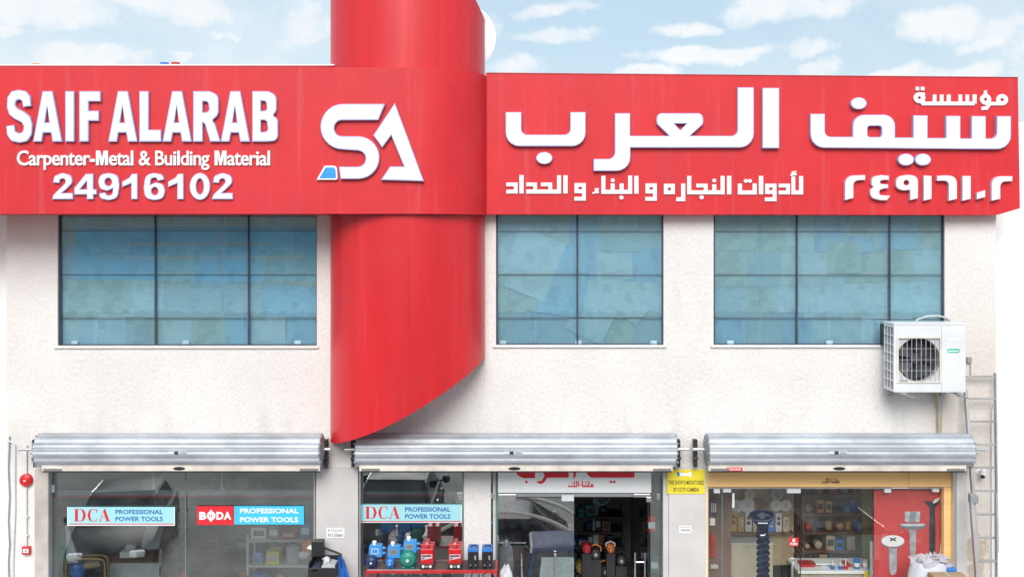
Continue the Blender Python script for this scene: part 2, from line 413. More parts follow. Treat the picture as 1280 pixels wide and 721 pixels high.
M_cyan = mat('pale_cyan_vinyl', (.36, .70, .76), .5, var=.02, fine=0)
M_cyan2 = mat('sky_blue_vinyl', (.05, .55, .82), .5, var=.02, fine=0)
M_vred = mat('red_vinyl', (.72, .02, .035), .5, var=.04, fine=0)
M_vnavy = mat('navy_vinyl', (.02, .13, .42), .5, var=.04, fine=0)
M_vwhite = mat('white_vinyl', (.85, .86, .87), .5, var=.02, fine=0)
M_vblack = mat('black_print', (.02, .02, .02), .5, var=.02, fine=0)
M_yel = mat('yellow_vinyl', (.80, .66, .04), .5, var=.03, fine=0)
M_wood = mat('orange_laminate', (.93, .58, .24), .45, var=.07, vscale=2, stretch=(.2, 1, 3), fine=.08)
M_redpaint = mat('red_paint', (.50, .02, .025), .45, var=.1)
M_blackp = mat('black_plastic', (.022, .022, .026), .4, var=.1)
M_bluep = mat('blue_plastic', (.03, .20, .62), .35, var=.06)
M_lblue = mat('light_blue_plastic', (.05, .30, .72), .35, var=.06)
M_navyp = mat('navy_plastic', (.015, .035, .11), .35, var=.1)
M_greenp = mat('green_casting', (.015, .24, .19), .4, var=.08)
M_redp = mat('red_plastic', (.62, .015, .02), .35, var=.06)
M_greyp = mat('grey_plastic', (.30, .31, .33), .5, var=.08)
M_lgrey = mat('light_grey_plastic', (.55, .56, .57), .5, var=.05)
M_gold = mat('gold_paint', (.50, .34, .10), .4, .3, var=.1)
M_card = mat('cardboard', (.42, .29, .17), .85, var=.1)
M_green = mat('green_bristle', (.02, .22, .10), .7, var=.25, vscale=30)
M_orange = mat('orange_plastic', (.75, .22, .03), .5, var=.1)
M_teal = mat('teal_plastic', (.02, .22, .25), .5, var=.15)
M_cream = mat('cream_laminate', (.50, .44, .34), .6, var=.06)
M_brown = mat('brown_wood', (.16, .07, .035), .6, var=.2, stretch=(1, 1, 4))
M_bag = mat('white_plastic_bag', (.66, .67, .72), .45, var=.08, bump=.4, bscale=14)
M_cloth = mat('blue_tarp', (.02, .14, .50), .6, var=.15, bump=.4, bscale=10)

# ================================================================== SETTING
ZS = -1.3                                              # street level; shop floor and pavement are z = 0
mb = MB(); mb.add([(-900, -900, ZS), (900, -900, ZS), (900, 1200, ZS), (-900, 1200, ZS)], [(0, 1, 2, 3)])
tag(mb.build('street_ground', M_conc), kind='structure')
mb = MB(); mb.box(-30, 30, -1.9, 0.0, ZS, -.02)
mb.box(-30, 30, -2.25, -1.9, ZS, ZS + .66); mb.box(-30, 30, -2.6, -2.25, ZS, ZS + .33)
tag(mb.build('pavement', M_clad, bevel=.01), kind='structure')

# ---- the shop building
LX, RX = PX(8), PX(1245)
ROOF = 7.05
B = thing('shop_building', 'white stuccoed two storey shop building with blue film windows and three glazed shopfronts', 'building', (0, 0, 0))
def wall_grid(mb, x0, x1, z0, z1, y0, y1, holes, mi=0):
    xs = sorted({x0, x1, *[h[0] for h in holes], *[h[1] for h in holes]}); zs = sorted({z0, z1, *[h[2] for h in holes], *[h[3] for h in holes]})
    solid = lambda i, j: 0 <= i < len(xs) - 1 and 0 <= j < len(zs) - 1 and not any(h[0] - 1e-6 <= xs[i] and xs[i + 1] <= h[1] + 1e-6 and h[2] - 1e-6 <= zs[j] and zs[j + 1] <= h[3] + 1e-6 for h in holes)
    for i in range(len(xs) - 1):
        for j in range(len(zs) - 1):
            if not solid(i, j): continue
            a, b, c, d = xs[i], xs[i + 1], zs[j], zs[j + 1]
            mb.add([(a, y0, c), (b, y0, c), (b, y0, d), (a, y0, d)], [(0, 1, 2, 3)], mi); mb.add([(a, y1, c), (b, y1, c), (b, y1, d), (a, y1, d)], [(3, 2, 1, 0)], mi)
            if not solid(i - 1, j): mb.add([(a, y0, c), (a, y0, d), (a, y1, d), (a, y1, c)], [(0, 1, 2, 3)], mi)
            if not solid(i + 1, j): mb.add([(b, y0, c), (b, y0, d), (b, y1, d), (b, y1, c)], [(3, 2, 1, 0)], mi)
            if not solid(i, j - 1): mb.add([(a, y0, c), (b, y0, c), (b, y1, c), (a, y1, c)], [(3, 2, 1, 0)], mi)
            if not solid(i, j + 1): mb.add([(a, y0, d), (b, y0, d), (b, y1, d), (a, y1, d)], [(0, 1, 2, 3)], mi)
WIN = [(72, 396, 262, 432), (620, 829.5, 262, 431), (892, 1181, 262, 431)]
ZL = PZ(586)                                            # head of the shop openings
holes = [(PX(a), PX(b), PZ(d), PZ(c)) for a, b, c, d in WIN]
holes += [(PX(60), PX(395), 0, ZL), (PX(447), PX(830), 0, ZL), (PX(884), PX(1192), 0, ZL)]
mb = MB(); wall_grid(mb, LX, RX, 0, ROOF, 0, .28, holes)
mb.build('front_wall', M_st, B)
mb = MB(); mb.box(PX(579.5), PX(613.5), .06, .34, 0, ZL); mb.build('pillar', M_st, B)
mb = MB(); mb.box(LX, LX + .2, .28, 7, 0, ROOF); mb.build('side_wall', M_st, B)
mb = MB(); mb.box(RX - .2, RX, .28, 7, 0, ROOF); mb.build('side_wall', M_st, B)
mb = MB(); mb.box(LX, RX, 7, 7.2, 0, ROOF); mb.build('rear_wall', M_greyw, B)
mb = MB(); mb.box(LX, RX, 0, 7.2, ROOF, ROOF + .12); mb.build('roof_slab', M_whitew, B)
mb = MB(); mb.box(LX + .2, RX - .2, .28, 7, 3.05, 3.3); mb.build('upper_floor', M_greyw, B)
mb = MB(); mb.box(LX + .2, RX - .2, .0, 7, -.3, 0.004); mb.build('shop_floor', M_floor, B)
for a, b in ((397, 445), (832, 882)):
    mb = MB(); mb.box(PX(a + 4), PX(b - 4), .28, 7, .004, 3.05); mb.build('partition_wall', M_greyw, B)
mb = MB(); mb.box(LX + .2, RX - .2, 4.2, 4.3, .004, 3.05); mb.build('partition_wall', M_greyw, B)
mb = MB(); mb.box(LX + .2, RX - .2, 2.2, 2.3, 3.3, ROOF); mb.build('partition_wall', M_greyw, B)
mb = MB(); mb.box(LX, PX(445, -.3), -.35, 0, PZ(83, -.3), PZ(83, -.3) + .015); mb.box(PX(640), PX(1240), -.05, .0, ROOF, ROOF + .05)
mb.build('parapet_cap', M_whitew, B)

# ---- upper windows: frame > panes, sheets of newspaper taped inside, corner clips
NP = [newsprint('newsprint', (.80, .80, .79), 1.3), newsprint('newsprint_warm', (.72, .71, .66), 4.1), newsprint('newsprint_blue', (.60, .70, .80), 7.7), newsprint('newsprint_grey', (.66, .69, .70), 9.2)]
XB = [[72, 192.5, 309.5, 396], [620, 722, 829.5], [892, 997.5, 1114, 1181]]
YB = [262, 288.5, 342.5, 396.5, 432]
M_clip = mat('clear_clip', (.40, .58, .66), .4)
for wi, (a, b, c, d) in enumerate(WIN):
    xb = XB[wi]; yb = YB[:-1] + [d]; YG = .055
    X0, X1, Z0, Z1 = PX(a), PX(b), PZ(d), PZ(c)
    fr = MB(); t = .012
    fr.box(X0, X0 + t * 1.8, .03, .12, Z0, Z1); fr.box(X1 - t, X1, .03, .12, Z0, Z1)
    fr.box(X0 + t * 1.8, X1 - t, .03, .12, Z0, Z0 + .008); fr.box(X0 + t * 1.8, X1 - t, .03, .12, Z1 - .02, Z1)
    for x in xb[1:-1]: fr.box(PX(x) - .010, PX(x) + .010, .045, .12, Z0 + .008, Z1 - .02)
    fo = fr.build('window', M_dark, B)
    sl = MB(); sl.box(X0 - .04, X1 + .03, -.028, .1, Z0 - .032, Z0 - .001); sl.build('sill', M_st, fo, bevel=.006)
    for i in range(len(xb) - 1):
        for j in range(4):
            p = MB(); xa, xc = PX(xb[i]) + (.010 if i else t * 1.8), PX(xb[i + 1]) - (.010 if i < len(xb) - 2 else t)
            za, zc = max(PZ(yb[j + 1]), Z0 + .01) + .006, min(PZ(yb[j]), Z1 - .02) - .006
            o = random.uniform(-.0025, .0025)
            p.box(xa + .003, xc - .003, YG + o, YG + o + .006, za, zc)
            pr = p.build('pane', M_blueg, fo)
            q = MB(); q.box(xa, xc, YG - .002, YG + .02, za - .008, za - .004); 
            if j < 3: q.build('glazing_joint', M_dark, fo)
    # newspapers: lapped sheets on the inside, some hanging askew
    dep = .085
    def sheet(cx, cz, w_, h_, rot, mi, parent=fo):
        global dep
        dep += .0006
        n_ = 4; vs = []; fs = []
        ca, sa = math.cos(rot), math.sin(rot); ph = random.uniform(0, 6)
        for yy in (0, .0003):
            for q in range(n_ + 1):
                for r_ in range(n_ + 1):
                    lx, lz = (q / n_ - .5) * w_, (r_ / n_ - .5) * h_
                    vs.append((lx * ca - lz * sa, yy + .0, lx * sa + lz * ca))
        N_ = (n_ + 1) ** 2
        for q in range(n_):
            for r_ in range(n_):
                A = q * (n_ + 1) + r_
                fs += [(A, A + n_ + 1, A + n_ + 2, A + 1), (N_ + A, N_ + A + 1, N_ + A + n_ + 2, N_ + A + n_ + 1)]
        m_ = MB(); m_.add([(cx + v[0], dep + v[1], cz + v[2]) for v in vs], fs)
        # keep inside the opening
        m_.v = [(min(max(v[0], X0 + .01), X1 - .01), v[1], min(max(v[2], Z0 + .01), Z1 - .01)) for v in m_.v]
        m_.build('newspaper_sheet', NP[mi], parent, loc=(cx, dep, cz))
    special = {0: [], 1: [(PX(665), PZ(330), .62, .78, R(-22), 0), (PX(705), PZ(350), .6, .9, R(-8), 2), (PX(790), PZ(382), .42, .34, R(-40), 0), (PX(740), PZ(400), .5, .5, R(-28), 0), (PX(775), PZ(300), .55, .3, 0, 3)], 2: [(PX(1058), PZ(322), .42, .4, 0, 1), (PX(1080), PZ(305), .3, .22, R(4), 2)]}[wi]
    for sp in special: sheet(*sp)
    nx = int((X1 - X0) / .42) + 1
    for r_ in range(4):
        for q in range(nx):
            cx = X0 + (q + .5) * (X1 - X0) / nx + random.uniform(-.06, .06); cz = Z1 - (r_ + .5) * (Z1 - Z0) / 4 + random.uniform(-.05, .05)
            sheet(cx, cz, (X1 - X0) / nx + .10, .56, random.uniform(-.03, .03), random.choice([0, 0, 1, 1, 3, 2] if not (wi == 0 and q < 3 and r_ == 1) else [2]))
    bk = MB(); bk.box(X0 + .01, X1 - .01, dep + .02, dep + .03, Z0 + .005, Z1 - .005); bk.build('backing_sheet', NP[3], fo)
    clips = {0: [93, 232, 372], 1: [629, 723, 817], 2: [913, 1037]}[wi]
    for cxp in clips:
        m_ = MB(); m_.pbox(cxp - 4, 425.5, cxp + 4, 430, .046, .0525); m_.build('corner_clip', M_clip, fo, bevel=.002)

# ---- neighbouring white buildings each side
mb = MB(); mb.box(-24, LX - .02, .3, 7, ZS, PZ(100, .3))
nb = mb.build('neighbouring_building', M_whitew, bevel=.02); tag(nb, 'plain white rendered building beyond the left end of the shop', 'building')
mb = MB(); mb.box(RX + .02, 26, .5, 7, ZS, PZ(153, .5))
nb = mb.build('neighbouring_building', M_whitew, bevel=.02); tag(nb, 'plain white rendered building beyond the right end of the shop, behind the ladder', 'building')

# ---- red column, slanted top and bottom
CX, CA, CBY = (PX(414) + PX(606)) / 2, .96, .80
def zb(x):
    u = min(1, max(0, (x - (CX - CA)) / (2 * CA)))
    return PZ(549) + u * (PZ(446) - PZ(549)) - .125 * max(0, math.sin(math.pi * u)) ** .75
def zt(x): return PZ(26) + ((CX + CA) - x) * 1.7
colm = thing('red_column', 'tall glossy red half round column with slanted ends rising through the sign band', 'column', (CX, 0, 4))
def cpt(t, s_=1.0): return (CX - CA * s_ * math.cos(t), -CBY * s_ * math.sin(t))
def tx(px):                                             # angle on the ellipse for a given sight line
    best = min(range(0, 1801), key=lambda i: abs(640 + cpt(math.pi * i / 1800)[0] / k(cpt(math.pi * i / 1800)[1]) - px)); return math.pi * best / 1800
seams = [0, tx(447), tx(511), tx(574), math.pi]
for i in range(4):
    a0, a1 = seams[i] + (.0005 if i else 0), seams[i + 1] - ((.0012, .0004, .0004, 0)[i]); n_ = 14; m_ = MB(); vs = []
    for q in range(n_ + 1):
        t = a0 + (a1 - a0) * q / n_
        for s_ in (1.0, .975):
            x, y = cpt(t, s_); y = min(y, .0); bow = 1 + (.002 if i in (1, 3) else 0); x_ = CX + (x - CX) * bow
            vs += [(x_, y * bow, zb(x)), (x_, y * bow, zt(x))]
    fs = []
    for q in range(n_):
        o = q * 4; fs += [(o, o + 4, o + 5, o + 1), (o + 2, o + 3, o + 7, o + 6), (o, o + 2, o + 6, o + 4), (o + 1, o + 5, o + 7, o + 3)]
    fs += [(0, 1, 3, 2), (n_ * 4, n_ * 4 + 2, n_ * 4 + 3, n_ * 4 + 1)]
    m_.add(vs, fs); m_.build('cladding_sheet', M_redcol, colm, smooth=True)
m_ = MB(); pts = [cpt(math.pi * i / 24, .972) for i in range(25)] + [(CX + CA * .97, -.0005), (CX - CA * .97, -.0005)]
vs = [(x, min(y, -.001) if i < 25 else -.001, zb(x) + .02) for i, (x, y) in enumerate(pts)] + [(x, min(y, -.001), zt(x) - .03) for x, y in pts]; n_ = len(pts)
m_.add(vs, [tuple(range(n_))[::-1], tuple(range(n_, 2 * n_))] + [(i, (i + 1) % n_, n_ + (i + 1) % n_, n_ + i) for i in range(n_)])
m_.build('core', M_redpaint, colm)
m_ = MB(); m_.box(CX - CA * .9, CX + CA * .9, .001, .25, ROOF + .12, zt(CX + CA * .9) - .1); m_.build('back_panel', M_whitew, colm)

def cr(origin, s_): return lambda l: [(origin[0] + p[0] / s_, origin[1] + p[1] / s_) + tuple(q / s_ for q in p[2:]) for p in l]
# ---- left sign band (flat, then curving back round the column)
YF, YR = -.86, -.20
zt0, zb0 = PZ(84.5, YF), PZ(267.3, YF)
FL = thing('shop_sign', 'long red sign band with the English shop name, phone number and SA logo', 'sign', (PX(300, YF), YF, zb0))
prof = [(-8.2, YF)]
for q in range(0, 13):
    u = q / 12; a = u * R(80); prof.append((PX(512, YF) + math.sin(a) / math.sin(R(80)) * (PX(608, YR) - PX(512, YF)), YF + (1 - math.cos(a)) / (1 - math.cos(R(80))) * (YR - .02 - YF)))
m_ = MB(); vs = []
for x, y in prof: vs += [(x, y, zb0), (x, y, zt0), (x, min(y + .05, -.001), zb0), (x, min(y + .05, -.001), zt0)]
fs = []
for q in range(len(prof) - 1): o = q * 4; fs += [(o, o + 4, o + 5, o + 1), (o + 2, o + 3, o + 7, o + 6), (o, o + 2, o + 6, o + 4), (o + 1, o + 5, o + 7, o + 3)]
e = (len(prof) - 1) * 4; fs += [(e, e + 2, e + 3, e + 1), (0, 1, 3, 2)]
m_.add(vs, fs); m_.build('sign_panel', M_red, FL, smooth=True)
m_ = MB(); m_.box(-8.2, PX(412, -.3), YF + .05, -.001, zb0 + .003, zb0 + .03); m_.box(-8.2, PX(412, -.3), YF + .05, -.001, zt0 - .03, zt0 - .004)
m_.build('return_panel', M_red, FL)
LY = YF
c1 = cr((0, 60), 3.433)
def big_a(x): return [[(x, 404), (x + 41, 188), (x + 84, 188), (x + 125, 404), (x + 84, 404), (x + 77, 366), (x + 44, 366), (x + 37, 404)], [(x + 51, 322), (x + 70, 322), (x + 61, 250)]]
big_s = [[(140, 252), (137, 212, 16), (118, 188, 14), (88, 182, 20), (56, 188, 16), (38, 215, 16), (36, 258, 20), (46, 288, 14), (68, 306, 12), (100, 322, 12), (109, 340, 8), (104, 362, 8), (88, 368, 10), (73, 360, 8), (68, 332), (33, 337), (37, 376, 18), (56, 402, 16), (89, 409, 20), (124, 402, 16), (143, 374, 18), (146, 332, 20), (136, 298, 14), (114, 278, 12), (82, 262, 12), (72, 248, 8), (75, 230, 8), (88, 223, 8), (101, 230, 8), (106, 256)]]
BIGS = [big_s, big_a(148), [[(286, 188), (325, 188), (325, 404), (286, 404)]], [[(346, 188), (437, 188), (437, 232), (386, 232), (386, 272), (430, 272), (430, 315), (386, 315), (386, 404), (346, 404)]],
        big_a(470), [[(603, 188), (643, 188), (643, 353), (697, 353), (697, 404), (603, 404)]], big_a(702),
        [[(833, 188), (905, 188, 20), (942, 205, 30), (942, 290, 35), (915, 312, 8), (928, 330, 10), (950, 404), (906, 404), (884, 330, 8), (874, 322), (874, 404), (833, 404)], [(874, 232), (898, 232, 14), (902, 278, 14), (874, 278)]],
        big_a(951), [[(1086, 188), (1155, 188, 24), (1190, 205, 30), (1190, 275, 24), (1172, 292, 8), (1196, 305, 22), (1196, 400, 45), (1150, 404, 20), (1086, 404)], [(1123, 230), (1145, 230, 12), (1150, 272, 12), (1123, 272)], [(1123, 312), (1148, 312, 14), (1154, 362, 14), (1123, 362)]]]
six = [[(708, 566), (681, 571), (676, 560, 5), (664, 557, 6), (651, 564, 8), (648, 588), (672, 577, 12), (704, 584, 22), (712, 615, 16), (704, 648, 26), (665, 654, 24), (626, 646, 30), (620, 600, 40), (628, 545, 35), (665, 537, 24), (702, 543, 18)], ell(668, 615, 15, 17, 14)]
def one(x): return [[(x + 42, 541), (x + 66, 541), (x + 66, 650), (x + 39, 650), (x + 39, 582), (x, 598), (x, 574), (x + 30, 558, 8)]]
def two(x): return [[(x + 4, 578), (x + 10, 550, 14), (x + 45, 536, 24), (x + 84, 548, 20), (x + 88, 580, 18), (x + 62, 606, 10), (x + 42, 623), (x + 90, 623), (x + 90, 650), (x, 650), (x + 6, 630, 8), (x + 44, 594, 12), (x + 59, 576, 8), (x + 54, 563, 7), (x + 42, 561, 6), (x + 33, 568, 6), (x + 31, 581)]]
nine = [[(1137 - p[0], 540 + 652 - p[1] - 1) + tuple(p[2:]) for p in l] for l in six]
DIG = [two(228), [[(372, 541), (405, 541), (405, 607), (419, 607), (419, 630), (405, 630), (405, 650), (377, 650), (377, 630), (323, 630), (323, 602)], [(377, 607), (377, 572), (348, 607)]], nine, one(528), six, one(725), [ell(861, 595, 44, 58, 26), ell(861, 595, 16, 34, 18)], two(912)]
for L_, rim_, dep_ in ((BIGS, .012, .04), (DIG, .010, .03)):
    for l in L_: channel_poly([c1(rnd(q)) for q in l], LY, (M_rim, M_face), FL, dep_, rim_)
line = 'Carpenter-Metal & Building Material'
vs, fs = raw_text(line, .03); LB = bounds(vs); sc_ = (338 - 22) / (LB[1] - LB[0])
LT = raw_text('B', .03); LT = bounds(LT[0]); DS = bounds(raw_text('p', .03)[0])[2]
for i, ch in enumerate(line):
    if ch == ' ': continue
    rb = bounds(raw_text(line[:i + 1], .03)[0]); cb = bounds(raw_text(ch, .03)[0]); of_ = .014
    right = 22 + (rb[1] - LB[0]) * sc_; wd = (cb[1] - cb[0]) * sc_
    zf = lambda v: 206.3 - v * (206.3 - 188.6) / LT[3]
    if ch == 'M':
        bx = (right - wd, zf(cb[3]), right, zf(cb[2])); channel_poly([[(bx[0] + a * (bx[2] - bx[0]), bx[3] - b * (bx[3] - bx[1])) for a, b in ((0, 0), (.25, 0), (.25, .62), (.41, 0), (.59, 0), (.75, .62), (.75, 0), (1, 0), (1, 1), (.64, 1), (.5, .45), (.36, 1), (0, 1))]], LY, (M_face, M_face), FL, .018, .001); continue
    channel_letter(ch, (right - wd, zf(cb[3]), right, zf(cb[2])), LY, (M_face, M_face), FL, of_, .018, .0)
# SA logo, traced shape with its own thickness
c2 = cr((360, 60), 3.2786)
def arc(cx, cy, r, a0, a1, n=10, ry=None): ry = ry or r; return [(cx + r * math.cos(R(a0 + (a1 - a0) * i / n)), cy + ry * math.sin(R(a0 + (a1 - a0) * i / n))) for i in range(n + 1)]
Sl = [(400, 232), (372, 298)] + arc(222, 331, 30, 270, 90, 8, 32.5) + arc(290, 451, 87, -90, 90, 14) + [(218, 538), (212, 488)] + arc(288, 455, 33, 90, -90, 8) + arc(228, 325, 92, 90, 270, 14, 93)
channel_poly([c2(Sl)], LY, (M_rim, M_face), FL, .05, name='logo_letter')
channel_poly([c2([(440, 228), (558, 547), (383, 542), (420, 487), (477, 487), (425, 360), (388, 410), (352, 360)])], LY, (M_rim, M_face), FL, .05, name='logo_letter')
m_ = MB(); m_.solid([[(PX(a, LY), PZ(b, LY)) for a, b in c2(rnd([(120, 541), (152, 484), (202, 484, 14), (206, 541, 8)]))]], LY - .04, LY, 0)
m_.solid([[(PX(a, LY), PZ(b, LY)) for a, b in c2(rnd([(131, 535), (157, 491), (196, 491, 12), (200, 535, 6)]))]], LY - .043, LY - .037, 1); m_.build('logo_accent', (M_face, mat('logo_blue', (.02, .28, .68), .5)), FL)

# ---- right sign band
FR = thing('shop_sign', 'long red sign band with the Arabic shop name and Arabic numerals, right of the column', 'sign', (PX(940, YR), YR, PZ(268.5, YR)))
m_ = MB(); m_.solid([[(PX(607, YR), PZ(268, YR)), (PX(1246, YR), PZ(268.8, YR)), (PX(1275, YR), PZ(260.5, YR)), (PX(1272.3, YR), PZ(97.5, YR)), (PX(607, YR), PZ(92, YR))]], YR, -.001)
m_.build('sign_panel', M_red, FR)
m_ = MB(); m_.add([(PX(608, YR), YR - .006, PZ(92.2, YR)), (PX(1272.6, YR), YR - .006, PZ(97.6, YR)), (PX(1272.6, YR), YR - .006, PZ(96.6, YR)), (PX(608, YR), YR - .006, PZ(91, YR)),
       (PX(608, YR), YR + .1, PZ(92.2, YR)), (PX(1272.6, YR), YR + .1, PZ(97.6, YR)), (PX(1272.6, YR), YR + .1, PZ(96.6, YR)), (PX(608, YR), YR + .1, PZ(91, YR))],
      [(0, 1, 2, 3), (3, 2, 6, 7), (4, 7, 6, 5), (0, 4, 5, 1), (1, 5, 6, 2), (0, 3, 7, 4)]); m_.build('top_trim', M_redpaint, FR)
c3 = cr((600, 80), 3.5556); c4_ = cr((940, 80), 3.606)
AL = (M_rim, M_face); AR_ = (M_rimr, M_face)
def chp(loops, f, rim=.010, depth=.06, mats=AL): channel_poly([f(rnd(l) if any(len(p) > 2 for p in l) else l) for l in loops], YR, mats, FR, depth, rim)
chp([[(114, 217), (184, 217), (184, 317, 26), (400, 317, 26), (400, 217), (468, 217), (468, 368, 60), (114, 368, 60)]], c3)
chp([ell(285, 420, 36, 27)], c3)
chp([[(1140, 108), (1212, 108), (1212, 374, 62), (666, 374), (666, 477, 60), (503, 477), (503, 424), (597, 424, 30), (597, 222), (665, 222), (665, 322), (838, 322), (782, 268, 20), (782, 222, 55), (988, 222, 55), (988, 270, 20), (930, 322), (1140, 322, 28)],
     [(860, 268), (915, 268), (887, 297)]], c3)
chp([[(42, 112), (117, 112), (117, 382), (42, 382)]], c4_)
chp([[(257, 228), (322, 228), (322, 331, 26), (447, 331), (447, 232, 50), (637, 232, 50), (637, 334), (718, 334), (718, 235), (783, 235), (783, 336), (865, 336), (865, 237), (930, 237), (930, 338), (980, 338), (980, 238), (1044, 238), (1044, 338), (1093, 338, 26), (1093, 238), (1157, 238), (1157, 387, 62), (257, 380, 62)],
     [(513, 282, 12), (577, 282, 12), (577, 332, 12), (513, 332, 12)]], c4_)
for cx, cy in ((474, 181), (686, 433), (762, 433)): chp([ell(cx, cy, 36, 27)], c4_)
# numerals (traced at 5.447 from x1040 y210)
c5 = cr((1040, 210), 5.447)
def num(*loops): chp(list(loops), c5, .007, .055, AR_)
num([(78, 222), (78, 54, 60), (216, 50), (216, 84), (136, 88, 34), (136, 206)])
num(arc(312, 94, 48, 250, 100, 8, 40)[:0] + [(377, 55), (377, 84), (345, 84, 6), (318, 88, 8), (318, 110, 8), (345, 112, 6), (372, 113), (372, 140), (345, 142, 6), (312, 152, 12), (312, 184, 12), (345, 188, 6), (388, 190), (362, 222), (320, 222, 20), (250, 205, 40), (250, 145, 30), (275, 132, 6), (258, 118, 12), (258, 62, 40), (320, 50, 20)])
num([(574, 208), (520, 222), (520, 152), (470, 155, 30), (424, 140, 36), (424, 60, 50), (500, 48, 20), (574, 56, 46)], ell(495, 103, 19, 18, 14))
num([(612, 52), (666, 56), (666, 212), (612, 226)])
num([(702, 55), (760, 52), (838, 56, 50), (838, 212), (782, 226), (782, 92, 26), (752, 90), (702, 90)])
num([(874, 56), (932, 56), (932, 212), (874, 226)])
num([(972, 172), (1030, 152), (1030, 200), (972, 216)])
num([(1072, 226), (1072, 58, 60), (1214, 58), (1214, 92), (1132, 96, 34), (1132, 212)])
# small Arabic lines as stroked letters
cA = cr((625, 210), 6.4); cB = cr((810, 210), 6.4); cC = cr((1130, 100), 9.143)
def strokes(items, f, y, parent, mats, depth=.018, name='letter', s0=0.0):
    """one letter: list of ('l', pts, th) open, ('c', pts, th) closed, ('d', loop) filled"""
    m_ = MB()
    for i, it in enumerate(items):
        loops = [it[1]] if it[0] == 'd' else ribbon(it[1], it[2], it[0] == 'c')
        loops = [[(PX(a, y), PZ(b, y)) for a, b in f(l)] for l in loops]
        o = .0006 * i + s0
        if depth > .005:
            m_.solid(loops, y - depth - o, y + .002, 1)
        else: m_.solid(loops, y - depth - o, y - depth * .3 - o, 1)
    return m_.build(name, mats, parent)
def dal(x0, x1, y0, y1, th=30): return ('l', [(x0, y0), (x1 - th / 2 + 3, y0), (x1 - th / 2 + 3, y1), (x0, y1)], th)
def waw(x0, x1, y0, y1, y2, th=30): return [('c', [(x0, y0), (x1, y0), (x1, y1), (x0, y1)], th), ('l', [(x1, y1), (x1, y2), (x0 - 17, y2)], th)]
LIN = [
 (cA, [dal(50, 138, 133, 190)]), (cA, [('l', [(172, 58), (172, 205)], 34)]),
 (cA, [('l', [(210, 190), (472, 190), (472, 60)], 32), ('l', [(210, 133), (281, 133), (281, 190)], 30), ('l', [(327, 133), (402, 133), (402, 190)], 30)]),
 (cA, [('l', [(523, 60), (523, 205)], 34)]), (cA, waw(611, 671, 137, 188, 247)),
 (cA, [('l', [(790, 170), (765, 170), (765, 187), (788, 189)], 15), ('l', [(738, 202), (790, 196)], 12)]),
 (cA, [('l', [(826, 65), (826, 192), (1040, 192), (1040, 62)], 32), ('l', [(901, 125), (901, 192)], 32), ('l', [(972, 125), (972, 192)], 32), ('d', ell(901, 100, 16, 15, 12)), ('d', ell(970, 237, 17, 16, 12))]),
 (cA, [('l', [(1090, 65), (1090, 207)], 34)]), (cA, waw(1178, 1238, 140, 190, 248)),
 (cB, [('c', [(141, 143), (198, 143), (198, 196), (141, 196)], 30)]), (cB, [('l', [(280, 126), (280, 251), (225, 251)], 32)]),
 (cB, [('l', [(328, 65), (328, 196), (595, 196), (595, 65)], 32), ('l', [(385, 142), (460, 142), (460, 196)], 30), ('l', [(528, 132), (528, 196)], 32), ('d', ell(528, 102, 16, 15, 12)), ('d', ell(427, 236, 17, 16, 12))]),
 (cB, [('l', [(647, 65), (647, 212)], 34)]),
 (cB, [('l', [(733, 126), (733, 197), (851, 197), (851, 126)], 32), ('d', ell(780, 105, 16, 15, 12)), ('d', ell(812, 105, 16, 15, 12))]),
 (cB, [('l', [(902, 65), (902, 212)], 34)]), (cB, waw(950, 1010, 142, 194, 252)), (cB, [dal(1043, 1130, 142, 197)]),
 (cB, [('l', [(1145, 197), (1222, 197), (1222, 66)], 32), ('l', [(1160, 70), (1160, 183)], 30), ('l', [(1184, 30), (1152, 36), (1150, 48), (1184, 50)], 13), ('l', [(1136, 60), (1186, 54)], 11)]),
 (cC, [('c', ell(1115, 230, 45, 42, 16), 44), ('l', [(985, 275), (1115, 275)], 40)]),
 (cC, [('c', ell(926, 226, 42, 40, 16), 42), ('l', [(968, 230), (966, 285), (935, 325), (880, 330)], 40), ('l', [(942, 128), (915, 134), (915, 150), (945, 154)], 15), ('l', [(900, 164), (945, 156)], 12)]),
 (cC, [('l', [(195, 273), (800, 273)], 42), ('l', [(800, 170), (800, 273)], 44), ('l', [(717, 172), (717, 273)], 40), ('l', [(637, 172), (637, 273)], 40), ('l', [(505, 172), (505, 273)], 44), ('l', [(423, 172), (423, 273)], 40), ('l', [(343, 172), (343, 273)], 40),
       ('c', ell(170, 208, 44, 40, 16), 44), ('l', [(208, 150), (208, 280)], 44), ('l', [(165, 166), (220, 166)], 34), ('d', [(127, 84), (165, 84), (165, 124), (127, 124)]), ('d', [(185, 84), (226, 84), (226, 124), (185, 124)])]),
]
for f, it in LIN: strokes(it, f, YR, FR, (M_rim, M_face))

# ---- satellite dish on the roof, behind the column
dish = thing('satellite_dish', 'white satellite dish on the roof just behind the right edge of the red column', 'satellite dish', (PX(578, .6), .6, ROOF + .12))
dc = Vector((PX(578, .6), .6, PZ(49, .6)))
m_ = MB(); m_.lathe(dc, (0, -1, 0), [(.001, 0), (.15, .008), (.3, .035), (.43, .095), (.44, .092), (.43, .078), (.3, .022), (.15, -.005), (.001, -.012)], 32)
m_.build('reflector', M_whitew, dish)
m_ = MB(); m_.cyl((dc.x, .7, ROOF + .12), (dc.x, .7, dc.z), .03); m_.build('mast', M_alu2, dish)
m_ = MB(); m_.tube([dc + Vector((0, -.02, -.38)), dc + Vector((0, -.4, -.1))], .012); m_.cyl(dc + Vector((0, -.38, -.12)), dc + Vector((0, -.3, -.06)), .03); m_.build('feed_arm', M_alu2, dish)

